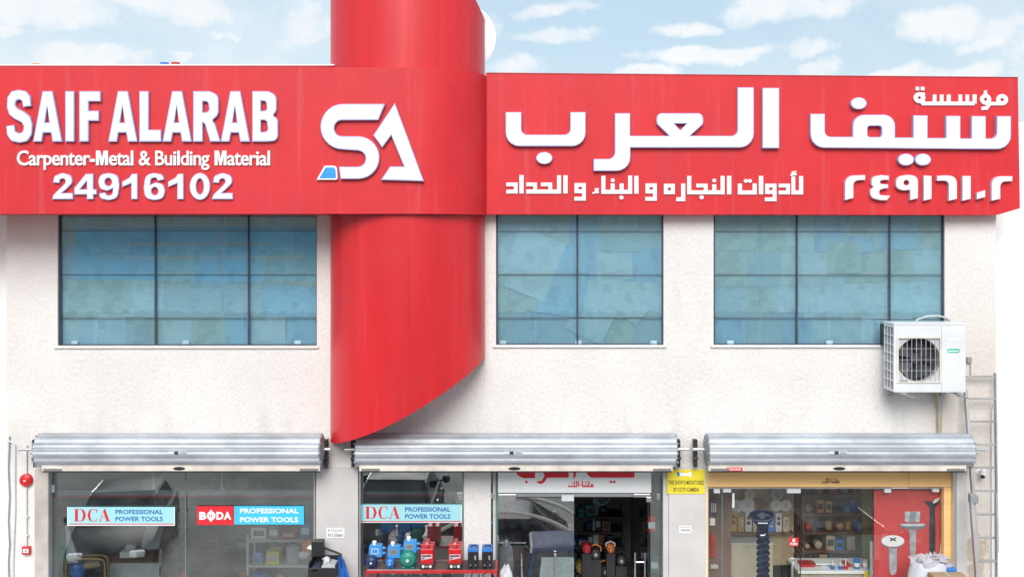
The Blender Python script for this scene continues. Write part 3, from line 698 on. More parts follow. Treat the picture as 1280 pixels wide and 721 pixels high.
# ================================================================== SHOPFRONTS (parts of the building)
def clad(px0, px1, top, y0=-.06, name='pillar_cladding', z0=0.0, m=M_clad):
    m_ = MB(); m_.box(PX(px0, y0), PX(px1, y0), y0, -.001, z0, PZ(top, y0)); return m_.build(name, m, B, bevel=.004)
clad(395.5, 447.5, 585)
clad(829, 835.5, 590, -.03, 'door_trim'); clad(836, 881.5, 585)
clad(43, 60, 586, -.04, 'pillar_cladding', m=M_trim); clad(1192, 1195.5, 584, -.05, 'guide_rail', m=M_alu2); clad(1196, 1209, 580, -.06)
for x in (60.5, 392.5, 449):   # shutter guide channels at the jambs
    m_ = MB(); m_.box(PX(x), PX(x) + .02, -.03, .05, 0, ZL); m_.build('guide_rail', M_alu2, B)
YGL = .09
def pane(x0, x1, top, y, m, name='glass_pane', tilt=0.0, z0=.06):
    m_ = MB(); a, b = PX(x0, y), PX(x1, y); t = PZ(top, y)
    vs = [(a, y, z0), (b, y, z0), (b, y, t), (a, y, t)]
    vs = [(q[0], q[1] + tilt * (q[0] - a), q[2]) for q in vs]
    m_.add(vs + [(q[0], q[1] + .010, q[2]) for q in vs], [(0, 1, 2, 3), (7, 6, 5, 4), (0, 4, 5, 1), (1, 5, 6, 2), (2, 6, 7, 3), (3, 7, 4, 0)])
    return m_.build(name, m, B)
def strip(px0, py0, px1, py1, y, d, m, name): m_ = MB(); m_.pbox(px0, py0, px1, py1, y, y + d); return m_.build(name, m, B)
# shopfront left
pane(62, 231.6, 586, YGL, M_glass, tilt=.004); pane(232.3, 392, 586, YGL, M_glass, tilt=-.004)
strip(231.4, 586, 232.5, 900, YGL + .0, .012, M_gedge, 'glass_joint')
strip(62, 612.5, 392, 618.6, .14, .05, M_greyp, 'transom_rail'); strip(62, 618.8, 392, 621, .138, .04, M_redpaint, 'transom_trim')
for x in (191, 277): strip(x - 1, 590, x + 1, 612, .14, .03, M_lgrey, 'glazing_bar')
# middle
pane(450, 578, 586, YGL, M_mglass, tilt=-.004)
strip(449, 614, 578, 618, .14, .05, M_greyp, 'transom_rail'); strip(449, 618.2, 578, 620.2, .138, .04, M_redpaint, 'transom_trim')
pane(613.8, 616.2, 586, .10, M_glass3); strip(616.3, 586, 619.5, 900, .10, .02, M_lgrey, 'glazing_bar'); strip(619.8, 586, 624, 900, .12, .012, M_gedge, 'glass_edge')
strip(578, 586, 579.6, 900, .05, .02, M_gedge, 'glass_edge')
strip(622, 616, 812, 620.5, .10, .04, M_greyp, 'door_head_rail')
lf = pane(622, 717.5, 621.5, .11, M_dglass, 'door_leaf', tilt=.0)
def part(mb, name, m, par, **kw): return mb.build(name, m, par, **kw)
m_ = MB(); m_.pbox(702, 618.5, 717.5, 626, .085, .13); part(m_, 'patch_fitting', M_white, lf, bevel=.003)
m_ = MB(); m_.pbox(623, 617.5, 645, 626.5, .085, .13); part(m_, 'patch_fitting', M_steel, lf, bevel=.003)
m_ = MB(); m_.pbox(614, 617, 618, 623, .07, .11); m_.build('glass_clip', M_steel, B); m_ = MB(); m_.pbox(821, 618, 825, 624, .08, .12); m_.build('glass_clip', M_steel, B)
m_ = MB(); m_.pbox(572, 616, 578, 623, .07, .1); m_.build('glass_clip', M_steel, B); m_ = MB(); m_.pbox(61, 606, 67, 615, .07, .1); m_.build('glass_clip', M_white, B)
def handle(c, par, z0, z1, dy=-.06):
    m_ = MB(); x, y = c; m_.tube([(x, y + dy, z0), (x, y + dy, z1)], .016, 10)
    for z in (z0 + .12, z1 - .12): m_.cyl((x, y + dy, z), (x, y, z), .010, n=8)
    return m_.build('handle', M_steel, par, smooth=True)
handle((PX(694, .11), .11), lf, PZ(790, .05), PZ(692, .05))
# open leaf, swung in on the right-hand side
Hx = PX(811, .11); m_ = MB(); m_.add([(Hx - .012, .13, .02), (Hx - .012, 1.02, .02), (Hx - .012, 1.02, PZ(621.5, .11)), (Hx - .012, .13, PZ(621.5, .11)), (Hx, .13, .02), (Hx, 1.02, .02), (Hx, 1.02, PZ(621.5, .11)), (Hx, .13, PZ(621.5, .11))],
    [(0, 1, 2, 3), (7, 6, 5, 4), (0, 3, 7, 4), (1, 5, 6, 2), (3, 2, 6, 7)])
lo = m_.build('door_leaf', glass('tinted_leaf', (.50, .54, .55), .10, (.7, .75, .8), .06), B)
for sx_ in (-1, 1):
    m_ = MB(); x = Hx - .006 + sx_ * .07; m_.tube([(x, .92, .62), (x, .92, PZ(690, .92))], .016, 10)
    for z in (.75, PZ(702, .92)): m_.cyl((x, .92, z), (Hx, .92, z), .011, n=8)
    m_.build('handle', M_steel, lo, smooth=True)
m_ = MB(); m_.pbox(792, 617.2, 813, 621, .08, .14); m_.pbox(808, 621, 814, 627, .08, .14); part(m_, 'patch_fitting', M_steel, B, bevel=.003)
pane(813, 828, 586, YGL + .015, M_glass)
# white sign board in the door head
bd = thing('door_head_sign', 'white sign board with red Arabic lettering above the glass door, half hidden by the shutter', 'sign', (PX(718), .085, PZ(600)))
m_ = MB(); m_.pbox(622.5, 583, 814, 615.4, .075, .098); m_.build('board', M_vwhite, bd)
cD = cr((630, 580), 6.4); YB_ = .0745
def flat(loops, f, y, m, par, name='lettering', lift=.001):
    m_ = MB()
    for l in loops:
        ls = l if isinstance(l[0][0], (tuple, list)) else [l]
        m_.solid([[(PX(a, y), PZ(b, y)) for a, b in f(rnd(q) if any(len(p) > 2 for p in q) else q)] for q in ls], y - lift, y - lift * .2)
    return m_.build(name, m, par)
flat([[(100, 30), (248, 30), (248, 109), (150, 109, 40), (100, 80, 30)], [(300, 30), (518, 30), (518, 106), (345, 106), (325, 142, 30), (290, 160, 20), (252, 136, 6), (302, 130, 20), (325, 95, 20)],
      [(552, 30), (578, 30), (574, 95, 10), (556, 118)], [(662, 30), (1043, 30), (1043, 106), (700, 106, 30), (662, 80, 30)],
      [(180, 127), (194, 140), (180, 153), (166, 140)], [(855, 127), (869, 140), (855, 153), (841, 140)], [(881, 127), (895, 140), (881, 153), (867, 140)]], cD, YB_, M_vred, bd)
# "masha Allah" line, stroked; coordinates in the same measured frame
MASH = [('l', [(520, 165), (516, 178), (540, 178), (545, 160)], 8), ('l', [(545, 178), (580, 178), (580, 132)], 9), ('l', [(563, 135), (563, 178)], 8), ('l', [(548, 152), (556, 146)], 7),
        ('l', [(594, 132), (594, 180)], 9), ('l', [(612, 160), (606, 166), (614, 168)], 6), ('l', [(626, 132), (626, 180)], 9), ('l', [(626, 178), (668, 178), (668, 160)], 9),
        ('l', [(640, 162), (640, 178)], 8), ('l', [(654, 162), (654, 178)], 8), ('l', [(650, 148), (662, 148)], 7), ('l', [(656, 140), (656, 140.5 + 4)], 6),
        ('l', [(679, 132), (679, 178), (712, 178), (712, 164), (700, 160), (697, 176)], 9)]
def mash(f, y, m, par, lift=.0012):
    m_ = MB()
    for i, it in enumerate(MASH):
        for l in [ribbon(it[1], it[2])]:
            m_.solid([[(PX(a, y), PZ(b, y)) for a, b in f(q)] for q in l], y - lift - i * .0001, y - .0002, 0)
    return m_.build('lettering', m, par)
mash(cD, YB_, M_vred, bd)
# shopfront right: laminate frame, glass with clips
def lam(px0, py0, px1, py1, n='door_frame'): m_ = MB(); m_.pbox(px0, py0, px1, py1, .02, .12); return m_.build(n, M_wood, B, bevel=.004)
hd = lam(883, 586, 1136, 608.5, 'header_panel'); lam(1136.3, 586, 1192, 608.5, 'header_panel'); lam(1180, 608.8, 1192, 900); lam(883, 608.8, 885.6, 900)
mash(lambda l: [(1028 + (p[0] - 515) * .105, 597 + (p[1] - 132) * .13) for p in l], .0195, M_brown, hd)
strip(885.6, 608.8, 1180, 610.6, .06, .03, M_alu2, 'head_channel')
pane(886, 902.5, 611, .09, M_glass3); pane(903, 1000, 611, .09, M_glass3); pane(1000.8, 1091, 611, .10, M_glass3, 'door_leaf'); pane(1092, 1177, 611, .09, M_glass3)
strip(902.3, 611, 903.2, 900, .088, .014, M_gedge, 'glass_joint'); strip(1000, 611, 1001, 900, .086, .014, M_black, 'glass_joint')
for a, b, c, d in ((892.5, 611, 900, 616), (984, 610.8, 1001, 616), (904, 611, 914, 615), (1106, 610.8, 1114, 615.4), (1166, 610.8, 1174, 614.6), (1115, 608.6, 1136, 610.4)):
    m_ = MB(); m_.pbox(a, b, c, d, .05, .1); m_.build('glass_clip', M_white, B, bevel=.002)
m_ = MB(); m_.tube([(PX(990, .02), .02, .5), (PX(990, .02), .02, PZ(708, .02)), (PX(992.5, .02), .035, PZ(702, .02)), (PX(994, .07), .07, PZ(700, .07))], .016, 8); m_.build('handle', M_steel, B, smooth=True)
m_ = MB(); m_.pbox(915.5, 616, 918, 634, .05, .07); m_.build('handle', M_white, B)

# ================================================================== ROLLER SHUTTERS
def shutter(x0, x1, label, lockx, ends, zc_px=562.3):
    yc, r = -.245, .205; zc = PZ(zc_px, yc)
    X0, X1 = PX(x0, yc), PX(x1, yc)
    t = thing('roller_shutter', label, 'roller shutter', ((X0 + X1) / 2, yc, zc), 'roller shutters rolled up above the shopfronts')
    n = 13; first = None
    for i in range(n):
        if i == 0:
            m_ = MB(); st = 2 * math.pi / n; prof = []
            for q in range(9):
                u = q / 8; a = -st / 2 + u * st
                rr = r - .016 + .020 * math.sin(math.pi * min(1, max(0, (u - .12) / .88))) ** .7 + (.010 if q in (0, 1) else 0)
                prof.append((a, rr))
            vs = []
            jl, jr = .0, .0
            for a, rr in prof:
                for xx, r2 in ((X0, rr), (X1, rr), (X0, rr - .012), (X1, rr - .012)): vs.append((xx, yc - math.cos(a) * r2, zc + math.sin(a) * r2))
            fs = []
            for q in range(8): o = q * 4; fs += [(o, o + 1, o + 5, o + 4), (o + 2, o + 6, o + 7, o + 3), (o, o + 4, o + 6, o + 2), (o + 1, o + 3, o + 7, o + 5)]
            fs += [(0, 2, 3, 1), (32, 33, 35, 34)]
            m_.add(vs, fs); first = m_.build('slat', M_alu, t, smooth=True); s = first
        else:
            s = first.copy(); COL.objects.link(s); s.parent = t
        s.rotation_euler = (2 * math.pi * i / n + .1, 0, 0); s.location = (random.uniform(-.009, .009), 0, 0)
    m_ = MB(); m_.cyl((X0 + .03, yc, zc), (X1 - .03, yc, zc), r - .03, n=24); m_.build('drum', M_alu2, t, smooth=True)
    # the last length hangs between the guides and ends in a bottom rail
    yb = -.37
    m_ = MB(); m_.box(PX(x0 + 2, yb), PX(x1 - 2, yb), yb, yb + .03, PZ(588.6, yb), PZ(578, yb)); br = m_.build('bottom_rail', mat('beige_rail', (.72, .65, .58), .5), t, bevel=.004)
    m_ = MB(); m_.box(PX(x0 + 3, yb), PX(x1 - 3, yb), yb + .004, yb + .05, PZ(590.2, yb), PZ(588.7, yb)); m_.build('shadow_strip', M_black, t)  # black strip stands in for the shadow line under the bottom rail
    m_ = MB(); m_.lathe((PX(lockx + 2, yb), yb - .001, PZ(585.5, yb)), (0, -1, 0), [(.0, .004), (.07, .004), (.075, .0)], 20); m_.v = [(v[0], v[1], PZ(585.3, yb) + (v[2] - PZ(585.5, yb)) * .28) for v in m_.v]; m_.build('pull_slot', M_blackp, t)
    for xe in (x0 + 15, x1 - 17):
        m_ = MB(); a = PX(xe - 10, yb); m_.box(a, a + .22, yb - .016, yb - .002, PZ(587.5, yb), PZ(584.8, yb)); m_.cyl((a + .04, yb - .02, PZ(586, yb)), (a + .04, yb - .03, PZ(586, yb)), .012); m_.cyl((a + .18, yb - .02, PZ(586, yb)), (a + .18, yb - .03, PZ(586, yb)), .012); m_.build('latch', M_steel, t)
    # lock in the middle slat
    yl = yc - r - .006; zl = zc + .012
    m_ = MB(); m_.box(PX(lockx - 12, yl), PX(lockx + 12, yl), yl - .004, yl + .008, zl - .014, zl + .014, 0); m_.box(PX(lockx - 4, yl), PX(lockx + 1, yl), yl - .012, yl - .003, zl - .016, zl + .016, 1); m_.box(PX(lockx + 3, yl), PX(lockx + 11, yl), yl - .008, yl - .003, zl - .007, zl + .007, 2)
    m_.build('lock', (M_white, M_dark, M_greyp), t)
    for side, (bx, sx0, sx1) in zip((0, 1), ends):
        m_ = MB(); m_.box(PX(bx - 2.4, -.2), PX(bx + 2.4, -.2), -.2, -.14, zc - .22, zc + .02); m_.box(PX(bx - 2.8, -.2), PX(bx + 2.2, -.2), -.22, -.14, zc + .02, zc + .12); m_.box(PX(bx, -.2) - .004, PX(bx, -.2) + .004, -.14, -.002, zc - .22, zc + .1)
        m_.cyl((PX(bx - 3, -.2), -.215, zc - .12), (PX(bx + 3, -.2), -.215, zc - .1), .018); m_.build('bracket', M_black, t, bevel=.003)
        m_ = MB(); m_.cyl((PX(sx0, yc), yc, zc + .01), (PX(sx1, yc), yc, zc + .01), .021, n=12); m_.build('axle', M_alu2, t, smooth=True)
        xe = X1 if side else X0; sg = 1 if side else -1
        m_ = MB(); m_.lathe((xe - sg * .004, yc, zc), (sg, 0, 0), [(.06, 0), (r - .01, 0), (r - .012, .012), (.1, .03), (.05, .04)], 24); m_.build('end_plate', M_greyp, t)
        m_ = MB()
        for q in range(11):
            a = R(-85 + q * 17); m_.box(xe + sg * .002, xe + sg * (.012 + .012 * (q % 2)), yc - math.cos(a) * (r - .004) - .008, yc - math.cos(a) * (r - .004) + .008, zc + math.sin(a) * (r - .004) - .01, zc + math.sin(a) * (r - .004) + .01)
        m_.build('end_lock', M_greyp, t)
    return t
shutter(50, 402, 'left rolled up galvanised shutter, above the window with two stickers', 222, ((43.5, 23, 50), (407, 402, 413)))
shutter(447, 843, 'middle rolled up galvanised shutter, above the white sign with red Arabic lettering', 641, ((441.5, 431, 447), (848, 843, 861)))
shutter(883.5, 1210, 'right rolled up galvanised shutter, above the orange framed shopfront', 1047, ((869.5, 866, 884), (1214, 1210, 1232)))
sk = MB(); sk.pbox(908, 584, 928, 588.3, -.376, -.372, 0); 
for q in range(7): sk.pbox(910 + q * 2.4, 584.8 + (q % 2) * .3, 911.6 + q * 2.4, 586, -.378, -.3762, 1)
sk.pbox(910, 586.8, 926, 587.3, -.378, -.3762, 1)
tag(sk.build('sticker', (M_vred, M_vwhite), loc=(PX(918), -.374, PZ(585))), 'small dark red sticker on the bottom rail of the right shutter', 'sticker')

# ================================================================== WALL FITTINGS
# alarm, call point, conduits
al = thing('alarm_bell', 'round red fire alarm sounder on the wall left of the left shopfront', 'alarm', (PX(32, -.06), 0, PZ(600)))
m_ = MB(); c = Vector((PX(32, -.04), 0, PZ(600, -.04))); m_.lathe(c, (0, -1, 0), [(.078, 0), (.08, .03), (.074, .05), (.055, .062), (.05, .058), (.03, .066), (.001, .068)], 28); m_.build('housing', M_redp, al, smooth=True)
m_ = MB(); m_.box(c.x - .014, c.x + .016, -.075, -.06, c.z - .006, c.z + .006); m_.build('badge', M_vwhite, al)
cp = thing('call_point', 'small square red fire call point on the wall below the round alarm', 'alarm', (PX(32), 0, PZ(688)))
m_ = MB(); m_.pbox(27, 683, 37, 693, -.05, -.001); m_.build('housing', M_redp, cp, bevel=.006)
m_ = MB(); m_.pbox(28.6, 685.5, 35.4, 690.5, -.054, -.049); m_.build('panel', M_vwhite, cp)
m_ = MB(); m_.lathe((PX(32, -.054), -.054, PZ(688, -.054)), (0, -1, 0), [(.016, 0), (.012, .005), (.001, .006)], 12); m_.build('button', M_greyp, cp)
cn = thing('conduit_pipe', 'thin straight white conduit running through the red alarm and call point', 'pipe', (PX(32.5), 0, PZ(640)))
for a, b in ((556, 592), (608.5, 683)):
    m_ = MB(); m_.cyl((PX(32.7, -.02), -.02, PZ(a, -.02)), (PX(32.7, -.02), -.02, PZ(b, -.02)), .0135, n=10); m_.build('tube', M_white, cn, smooth=True)
for z in (645, 668): m_ = MB(); m_.pbox(30.6, z, 34.8, z + 1.6, -.036, -.001); m_.build('saddle', M_white, cn)
m_ = MB(); m_.tube([(PX(9, -.02), -.02, PZ(550.5, -.02)), (PX(15, -.02), -.02, PZ(552, -.02)), (PX(18.4, -.02), -.02, PZ(556, -.02)), (PX(18.4, -.02), -.02, PZ(640, -.02)), (PX(16, -.02), -.02, PZ(700, -.02)), (PX(16, -.02), -.02, .1)], .012, 8)
tag(m_.build('conduit_pipe', M_white, smooth=True), 'white conduit bending down the wall at the far left corner', 'pipe')
m_ = MB(); m_.tube([(PX(10.5, -.02), -.02, PZ(z_, -.02)) if i % 2 else (PX(12, -.02), -.02, PZ(z_, -.02)) for i, z_ in enumerate((545, 585, 620, 650, 680, 700, 760))], .008, 6)
tag(m_.build('cable', M_greyp, smooth=True), 'loose grey cable hanging down the left corner of the wall', 'cable')
# CCTV notice
def board(name, label, cat, box, y, m, th=.006):
    t = thing(name, label, cat, (PX((box[0] + box[2]) / 2, y), y, PZ((box[1] + box[3]) / 2, y)))
    m_ = MB(); m_.pbox(*box, y - th, y); m_.build('panel', m, t); return t
cc = board('cctv_notice', 'yellow notice with black capitals and a small camera picture on the pillar', 'sign', (834, 586.5, 881.6, 617), -.062, M_yel)
YC = -.0682
print_text('THIS SHOP IS MONITORED', (835, 600, 880, 605.3), YC, M_vblack, cc, off=.012); print_text('BY CCTV CAMERA', (842, 609, 874, 614), YC, M_vblack, cc, off=.012)
cE = cr((840, 530), 7.2125)
flat([[(60, 434), (150, 440), (150, 462), (62, 468, 6)], [(150, 430), (172, 428), (178, 470), (152, 468)]], cE, YC, M_vwhite, cc, 'printed_camera'); flat([[(40, 430), (68, 432), (68, 468), (52, 468)]], cE, YC - .0005, M_bluep, cc, 'printed_lens')
pl = board('number_plaque', 'white number plaque 93135661 on the beige pillar right of the left window', 'plaque', (408, 660, 430.5, 672), -.062, M_vwhite)
print_text('93135661', (409.6, 666.2, 429, 670.4), YC, M_vblack, pl, off=.005)
m_ = MB(); m_.pbox(413.6, 661.4, 429, 662.2, YC - .001, YC); m_.pbox(410, 661.2, 412.4, 663.4, YC - .001, YC); m_.pbox(414, 663.4, 428, 664, YC - .001, YC); m_.build('lettering', M_greyp, pl)
pl = board('number_plaque', 'tiny white plaque on the pillar below the yellow camera notice', 'plaque', (849, 656.8, 864, 666), -.062, M_vwhite)
m_ = MB(); m_.pbox(850.5, 658, 862.5, 658.8, YC - .001, YC)
for q in range(8): m_.pbox(851 + q * 1.5, 660.8, 852 + q * 1.5, 663.6, YC - .001, YC)
m_.build('lettering', M_greyp, pl)

# CCTV camera, junction box
cv = thing('security_camera', 'small white bullet camera on the wall beside the ladder', 'camera', (PX(1226), 0, PZ(590)))
c = Vector((PX(1229, -.1), -.1, PZ(589, -.1))); d = Vector((-.42, -.75, -.55)).normalized()
m_ = MB(); m_.lathe(c, d, [(.001, -.03), (.028, -.03), (.034, -.01), (.034, .09), (.001, .09)], 16); m_.build('housing', M_white, cv, smooth=True)
m_ = MB(); m_.lathe(c + d * .088, d, [(.028, 0), (.028, .006), (.001, .008)], 16); m_.build('lens', M_blackp, cv)
m_ = MB(); m_.lathe((PX(1223), 0, PZ(589)), (0, -1, 0), [(.035, 0), (.033, .015), (.001, .02)], 16); m_.tube([(PX(1223), -.015, PZ(589)), (PX(1226, -.05), -.06, PZ(587, -.05)), c], .01, 8); m_.build('bracket', M_white, cv, smooth=True)

# air conditioner
YA = -.52
ac = thing('air_conditioner', 'white outdoor air conditioner unit mounted under the corner of the right upper window', 'air conditioner', (PX(1163, YA), -.3, PZ(490, YA)))
XA, XB_, ZA, ZB_ = PX(1117.5, YA), PX(1207, YA), PZ(490, YA), PZ(406, YA)
fx0, fx1, fz0, fz1 = PX(1122, YA), PX(1175, YA), PZ(477, YA), PZ(422, YA)
m_ = MB(); wall_grid(m_, XA, XB_, ZA, ZB_, YA, YA + .03, [(fx0, fx1, fz0, fz1)]); m_.box(XA, XB_, YA + .03, YA + .34, ZB_ - .02, ZB_); m_.box(XA, XB_, YA + .03, YA + .34, ZA, ZA + .02); m_.box(XB_ - .02, XB_, YA + .03, YA + .34, ZA + .02, ZB_ - .02); m_.box(XA, XB_, YA + .32, YA + .34, ZA + .02, ZB_ - .02)
m_.build('casing', M_white, ac)
m_ = MB(); m_.box(XA - .004, XB_ + .004, YA - .006, YA + .345, ZB_ + .001, ZB_ + .018); m_.build('lid', M_white, ac, bevel=.004)
m_ = MB(); m_.box(XA + .012, XA + .02, YA + .03, YA + .32, ZA + .02, ZB_ - .02); m_.build('coil', M_greyp, ac)
for q in range(8):
    z = ZA + .02 + q * (ZB_ - ZA - .052) / 7; m_ = MB(); m_.box(XA - .003, XA + .01, YA + .03, YA + .32, z, z + .012); m_.build('side_louvre', M_white, ac)
for yy in (YA + .12, YA + .22): m_ = MB(); m_.box(XA - .001, XA + .008, yy, yy + .01, ZA + .03, ZB_ - .03); m_.build('side_louvre', M_white, ac)
m_ = MB(); m_.box(fx0, fx1, YA + .2, YA + .21, fz0, fz1); m_.build('back_plate', mat('dark_coil', (.10, .10, .12), .6), ac)
fcx, fcz = PX(1148.5, YA), (fz0 + fz1) / 2; fr_ = .262
m_ = MB(); o_ = ell(fcx, fcz, fr_, fr_, 36); m_.solid([[(fx0 + .002, fz0 + .002), (fx1 - .002, fz0 + .002), (fx1 - .002, fz1 - .002), (fx0 + .002, fz1 - .002)], o_], YA + .012, YA + .10); m_.build('fan_shroud', M_lgrey, ac)
m_ = MB(); m_.lathe((fcx, YA + .13, fcz), (0, -1, 0), [(.07, 0), (.07, .03), (.05, .05), (.001, .055)], 20)
for q in range(5):
    a = 2 * math.pi * q / 5; vs = []
    for rr, da, tw in ((.06, -.25, .02), (.06, .35, -.02), (.24, .45, -.03), (.25, -.35, .03)): vs.append((fcx + rr * math.cos(a + da), YA + .115 + tw, fcz + rr * math.sin(a + da)))
    m_.add(vs + [(v[0], v[1] + .004, v[2]) for v in vs], [(0, 1, 2, 3), (7, 6, 5, 4), (0, 4, 5, 1), (1, 5, 6, 2), (2, 6, 7, 3), (3, 7, 4, 0)])
m_.build('fan', mat('fan_grey', (.06, .06, .08), .5), ac)
g = MB()
for q in range(1, 9): x = fx0 + q * (fx1 - fx0) / 9; g.cyl((x, YA - .002, fz0 + .01), (x, YA - .002, fz1 - .01), .0034, n=6)
for q in range(1, 4): z = fz0 + q * (fz1 - fz0) / 4; g.cyl((fx0 + .01, YA + .003, z), (fx1 - .01, YA + .003, z), .002, n=6)
gr_ = g.build('fan_grille', M_lgrey, ac)
m_ = MB(); wall_grid(m_, fx0 - .012, fx1 + .012, fz0 - .012, fz1 + .012, YA - .014, YA, [(fx0 + .008, fx1 - .008, fz0 + .008, fz1 - .008)]); m_.build('grille_frame', mat('ivory_plastic', (.70, .67, .60), .5), ac, bevel=.002)
m_ = MB(); m_.box(fx0 + .02, fx0 + .12, YA - .018, YA - .006, fz0 + .002, fz0 + .02); m_.build('rating_label', M_greyp, ac)
m_ = MB(); m_.box(PX(1176.7, YA), PX(1177.1, YA), YA - .001, YA + .001, ZA + .01, ZB_ - .01); m_.build('panel_joint', M_greyp, ac)
cF = cr((1080, 380), 4.506)
flat([rnd([(470, 192, 7), (538, 192, 7), (538, 206, 7), (470, 206, 7)])], lambda l: cF([p[:2] for p in l]), YA - .001, M_face, ac, 'badge')
flat([rnd([(468, 251, 12), (540, 251, 12), (540, 275, 12), (468, 275, 12)])], lambda l: cF([p[:2] for p in l]), YA - .001, mat('green_badge', (.05, .50, .40), .4), ac, 'badge')
flat([[(474, 261), (534, 261), (534, 267), (474, 267)]], cF, YA - .0025, M_vwhite, ac, 'lettering')
m_ = MB(); m_.box(PX(1107, -.2), PX(1110, -.2), -.12, -.001, PZ(431), PZ(404)); m_.build('backing_strip', M_black, ac)
for px_ in (1122, 1187):
    m_ = MB(); x = PX(px_, -.3); m_.box(x, x + .04, YA + .0, -.001, ZA - .035, ZA - .002); m_.box(x, x + .04, -.05, -.002, ZA - .12, ZA - .036); m_.build('bracket', M_alu2, ac)
    m_ = MB(); m_.tube([(x, YA + .02, ZA - .04), (x + .15, YA + .05, ZA - .075)], .012, 6); m_.build('brace', M_greyp, ac)
m_ = MB(); m_.box(XB_ + .001, XB_ + .035, YA + .1, YA + .22, PZ(486, YA), PZ(465, YA)); m_.build('valve_cover', M_white, ac, bevel=.008)
hp = MB(); hp.tube([(PX(1141, .02), -.02, PZ(405)), (PX(1146, 0), -.03, PZ(399)), (PX(1157, 0), -.035, PZ(395)), (PX(1172, 0), -.035, PZ(394.5)), (PX(1182, 0), -.035, PZ(397)), (PX(1189, 0), -.03, PZ(403)), (PX(1192, -.1), -.1, PZ(408, -.1))], .012, 8)
tag(hp.build('refrigerant_hose', M_lgrey, smooth=True), 'thin pale hose arching over the air conditioner', 'hose')
hp = MB(); hp.tube([(PX(1166, -.05), -.05, PZ(489, -.05)), (PX(1171, -.05), -.05, PZ(500, -.05)), (PX(1173.5, -.05), -.05, PZ(512, -.05)), (PX(1174, -.05), -.05, PZ(548, -.05))], .019, 8)
tag(hp.build('refrigerant_hose', mat('yellowed_wrap', (.50, .45, .30), .8, bump=.3), smooth=True), 'yellowed wrapped pipe dropping from the air conditioner to the shutter', 'hose')
hp = MB(); hp.tube([(PX(1182, -.05), -.05, PZ(489, -.05)), (PX(1178.5, -.05), -.05, PZ(500, -.05)), (PX(1177.5, -.05), -.05, PZ(548, -.05))], .008, 8)
tag(hp.build('drain_hose', M_lgrey, smooth=True), 'thin grey drain tube beside the yellowed pipe below the air conditioner', 'hose')
jb = MB(); jb.pbox(1209.5, 446.5, 1215, 453, -.05, -.001); jb.cyl((PX(1212), -.03, PZ(453)), (PX(1212), -.03, PZ(470)), .006, n=6)
tag(jb.build('isolator_box', M_greyp, bevel=.004), 'tiny dark junction box on the wall right of the air conditioner', 'box')
hp = MB(); hp.tube([(PX(1243, -.02), -.02, PZ(505)), (PX(1240.5, -.02), -.025, PZ(514)), (PX(1240, -.02), -.025, PZ(530)), (PX(1240.5, -.02), -.02, .1)], .012, 8)
tag(hp.build('conduit_pipe', M_white, smooth=True), 'white conduit running down the right corner behind the ladder', 'pipe')

# extension ladder leaning on the wall
ld = thing('ladder', 'aluminium extension ladder leaning against the right corner of the wall', 'ladder', (PX(1232, -.6), -.75, 0))
def lean(z): return -.10 - (PZ(470) - z) * .17
def lp(px, py, off=0.0):
    y = -.2
    for _ in range(6): z = PZ(py, y); y = lean(z) + off
    return (PX(px, y), y, PZ(py, y))
M_ldr = mat('weathered_aluminium', (.42, .41, .42), .5, .3, var=.1)
def rail(p0, p1, wd=.026, m=M_ldr, n='rail'):
    m_ = MB(); p0, p1 = Vector(p0), Vector(p1)
    vs = [(p[0] + a, p[1] + b, p[2]) for p in (p0, p1) for a, b in ((-wd, -.03), (wd, -.03), (wd, .03), (-wd, .03))]
    m_.add(vs, [(0, 1, 5, 4), (1, 2, 6, 5), (2, 3, 7, 6), (3, 0, 4, 7), (0, 3, 2, 1), (4, 5, 6, 7)]); return m_.build(n, m, ld, bevel=.004)
rail(lp(1206.5, 486), lp(1221.5, 689), .016); rail(lp(1244, 466), lp(1246.5, 689), .009)
b1 = lp(1213.5, 616, -.05); rail(b1, lp(1221, 715, -.05), .020); rail(lp(1221, 715, -.05), lp(1224, 850, -.05), .020); rail(lp(1245, 616, -.05), lp(1247, 850, -.05), .009)
m_ = MB(); a = lp(1217, 622, -.06); m_.box(a[0] - .05, a[0] + .05, a[1] - .03, a[1] + .05, a[2] - .06, a[2] + .04); m_.build('rung_hook', M_greyp, ld, bevel=.01)
for z in (470.5, 498, 526.5, 555.5, 584, 613, 642.5, 671.5):
    xl = 1206.5 + (z - 486) * .0739; a, b = lp(xl + 2, z), lp(1244, z)
    m_ = MB(); m_.box(a[0], b[0], a[1] - .014, a[1] + .014, a[2] - .012, a[2] + .012); m_.build('rung', M_ldr, ld, bevel=.003)
for z in (700.5, 729, 757): a, b = lp(1221, z, -.05), lp(1246, z, -.05); m_ = MB(); m_.box(a[0], b[0], a[1] - .014, a[1] + .014, a[2] - .016, a[2] + .016); m_.build('rung', M_ldr, ld, bevel=.003)

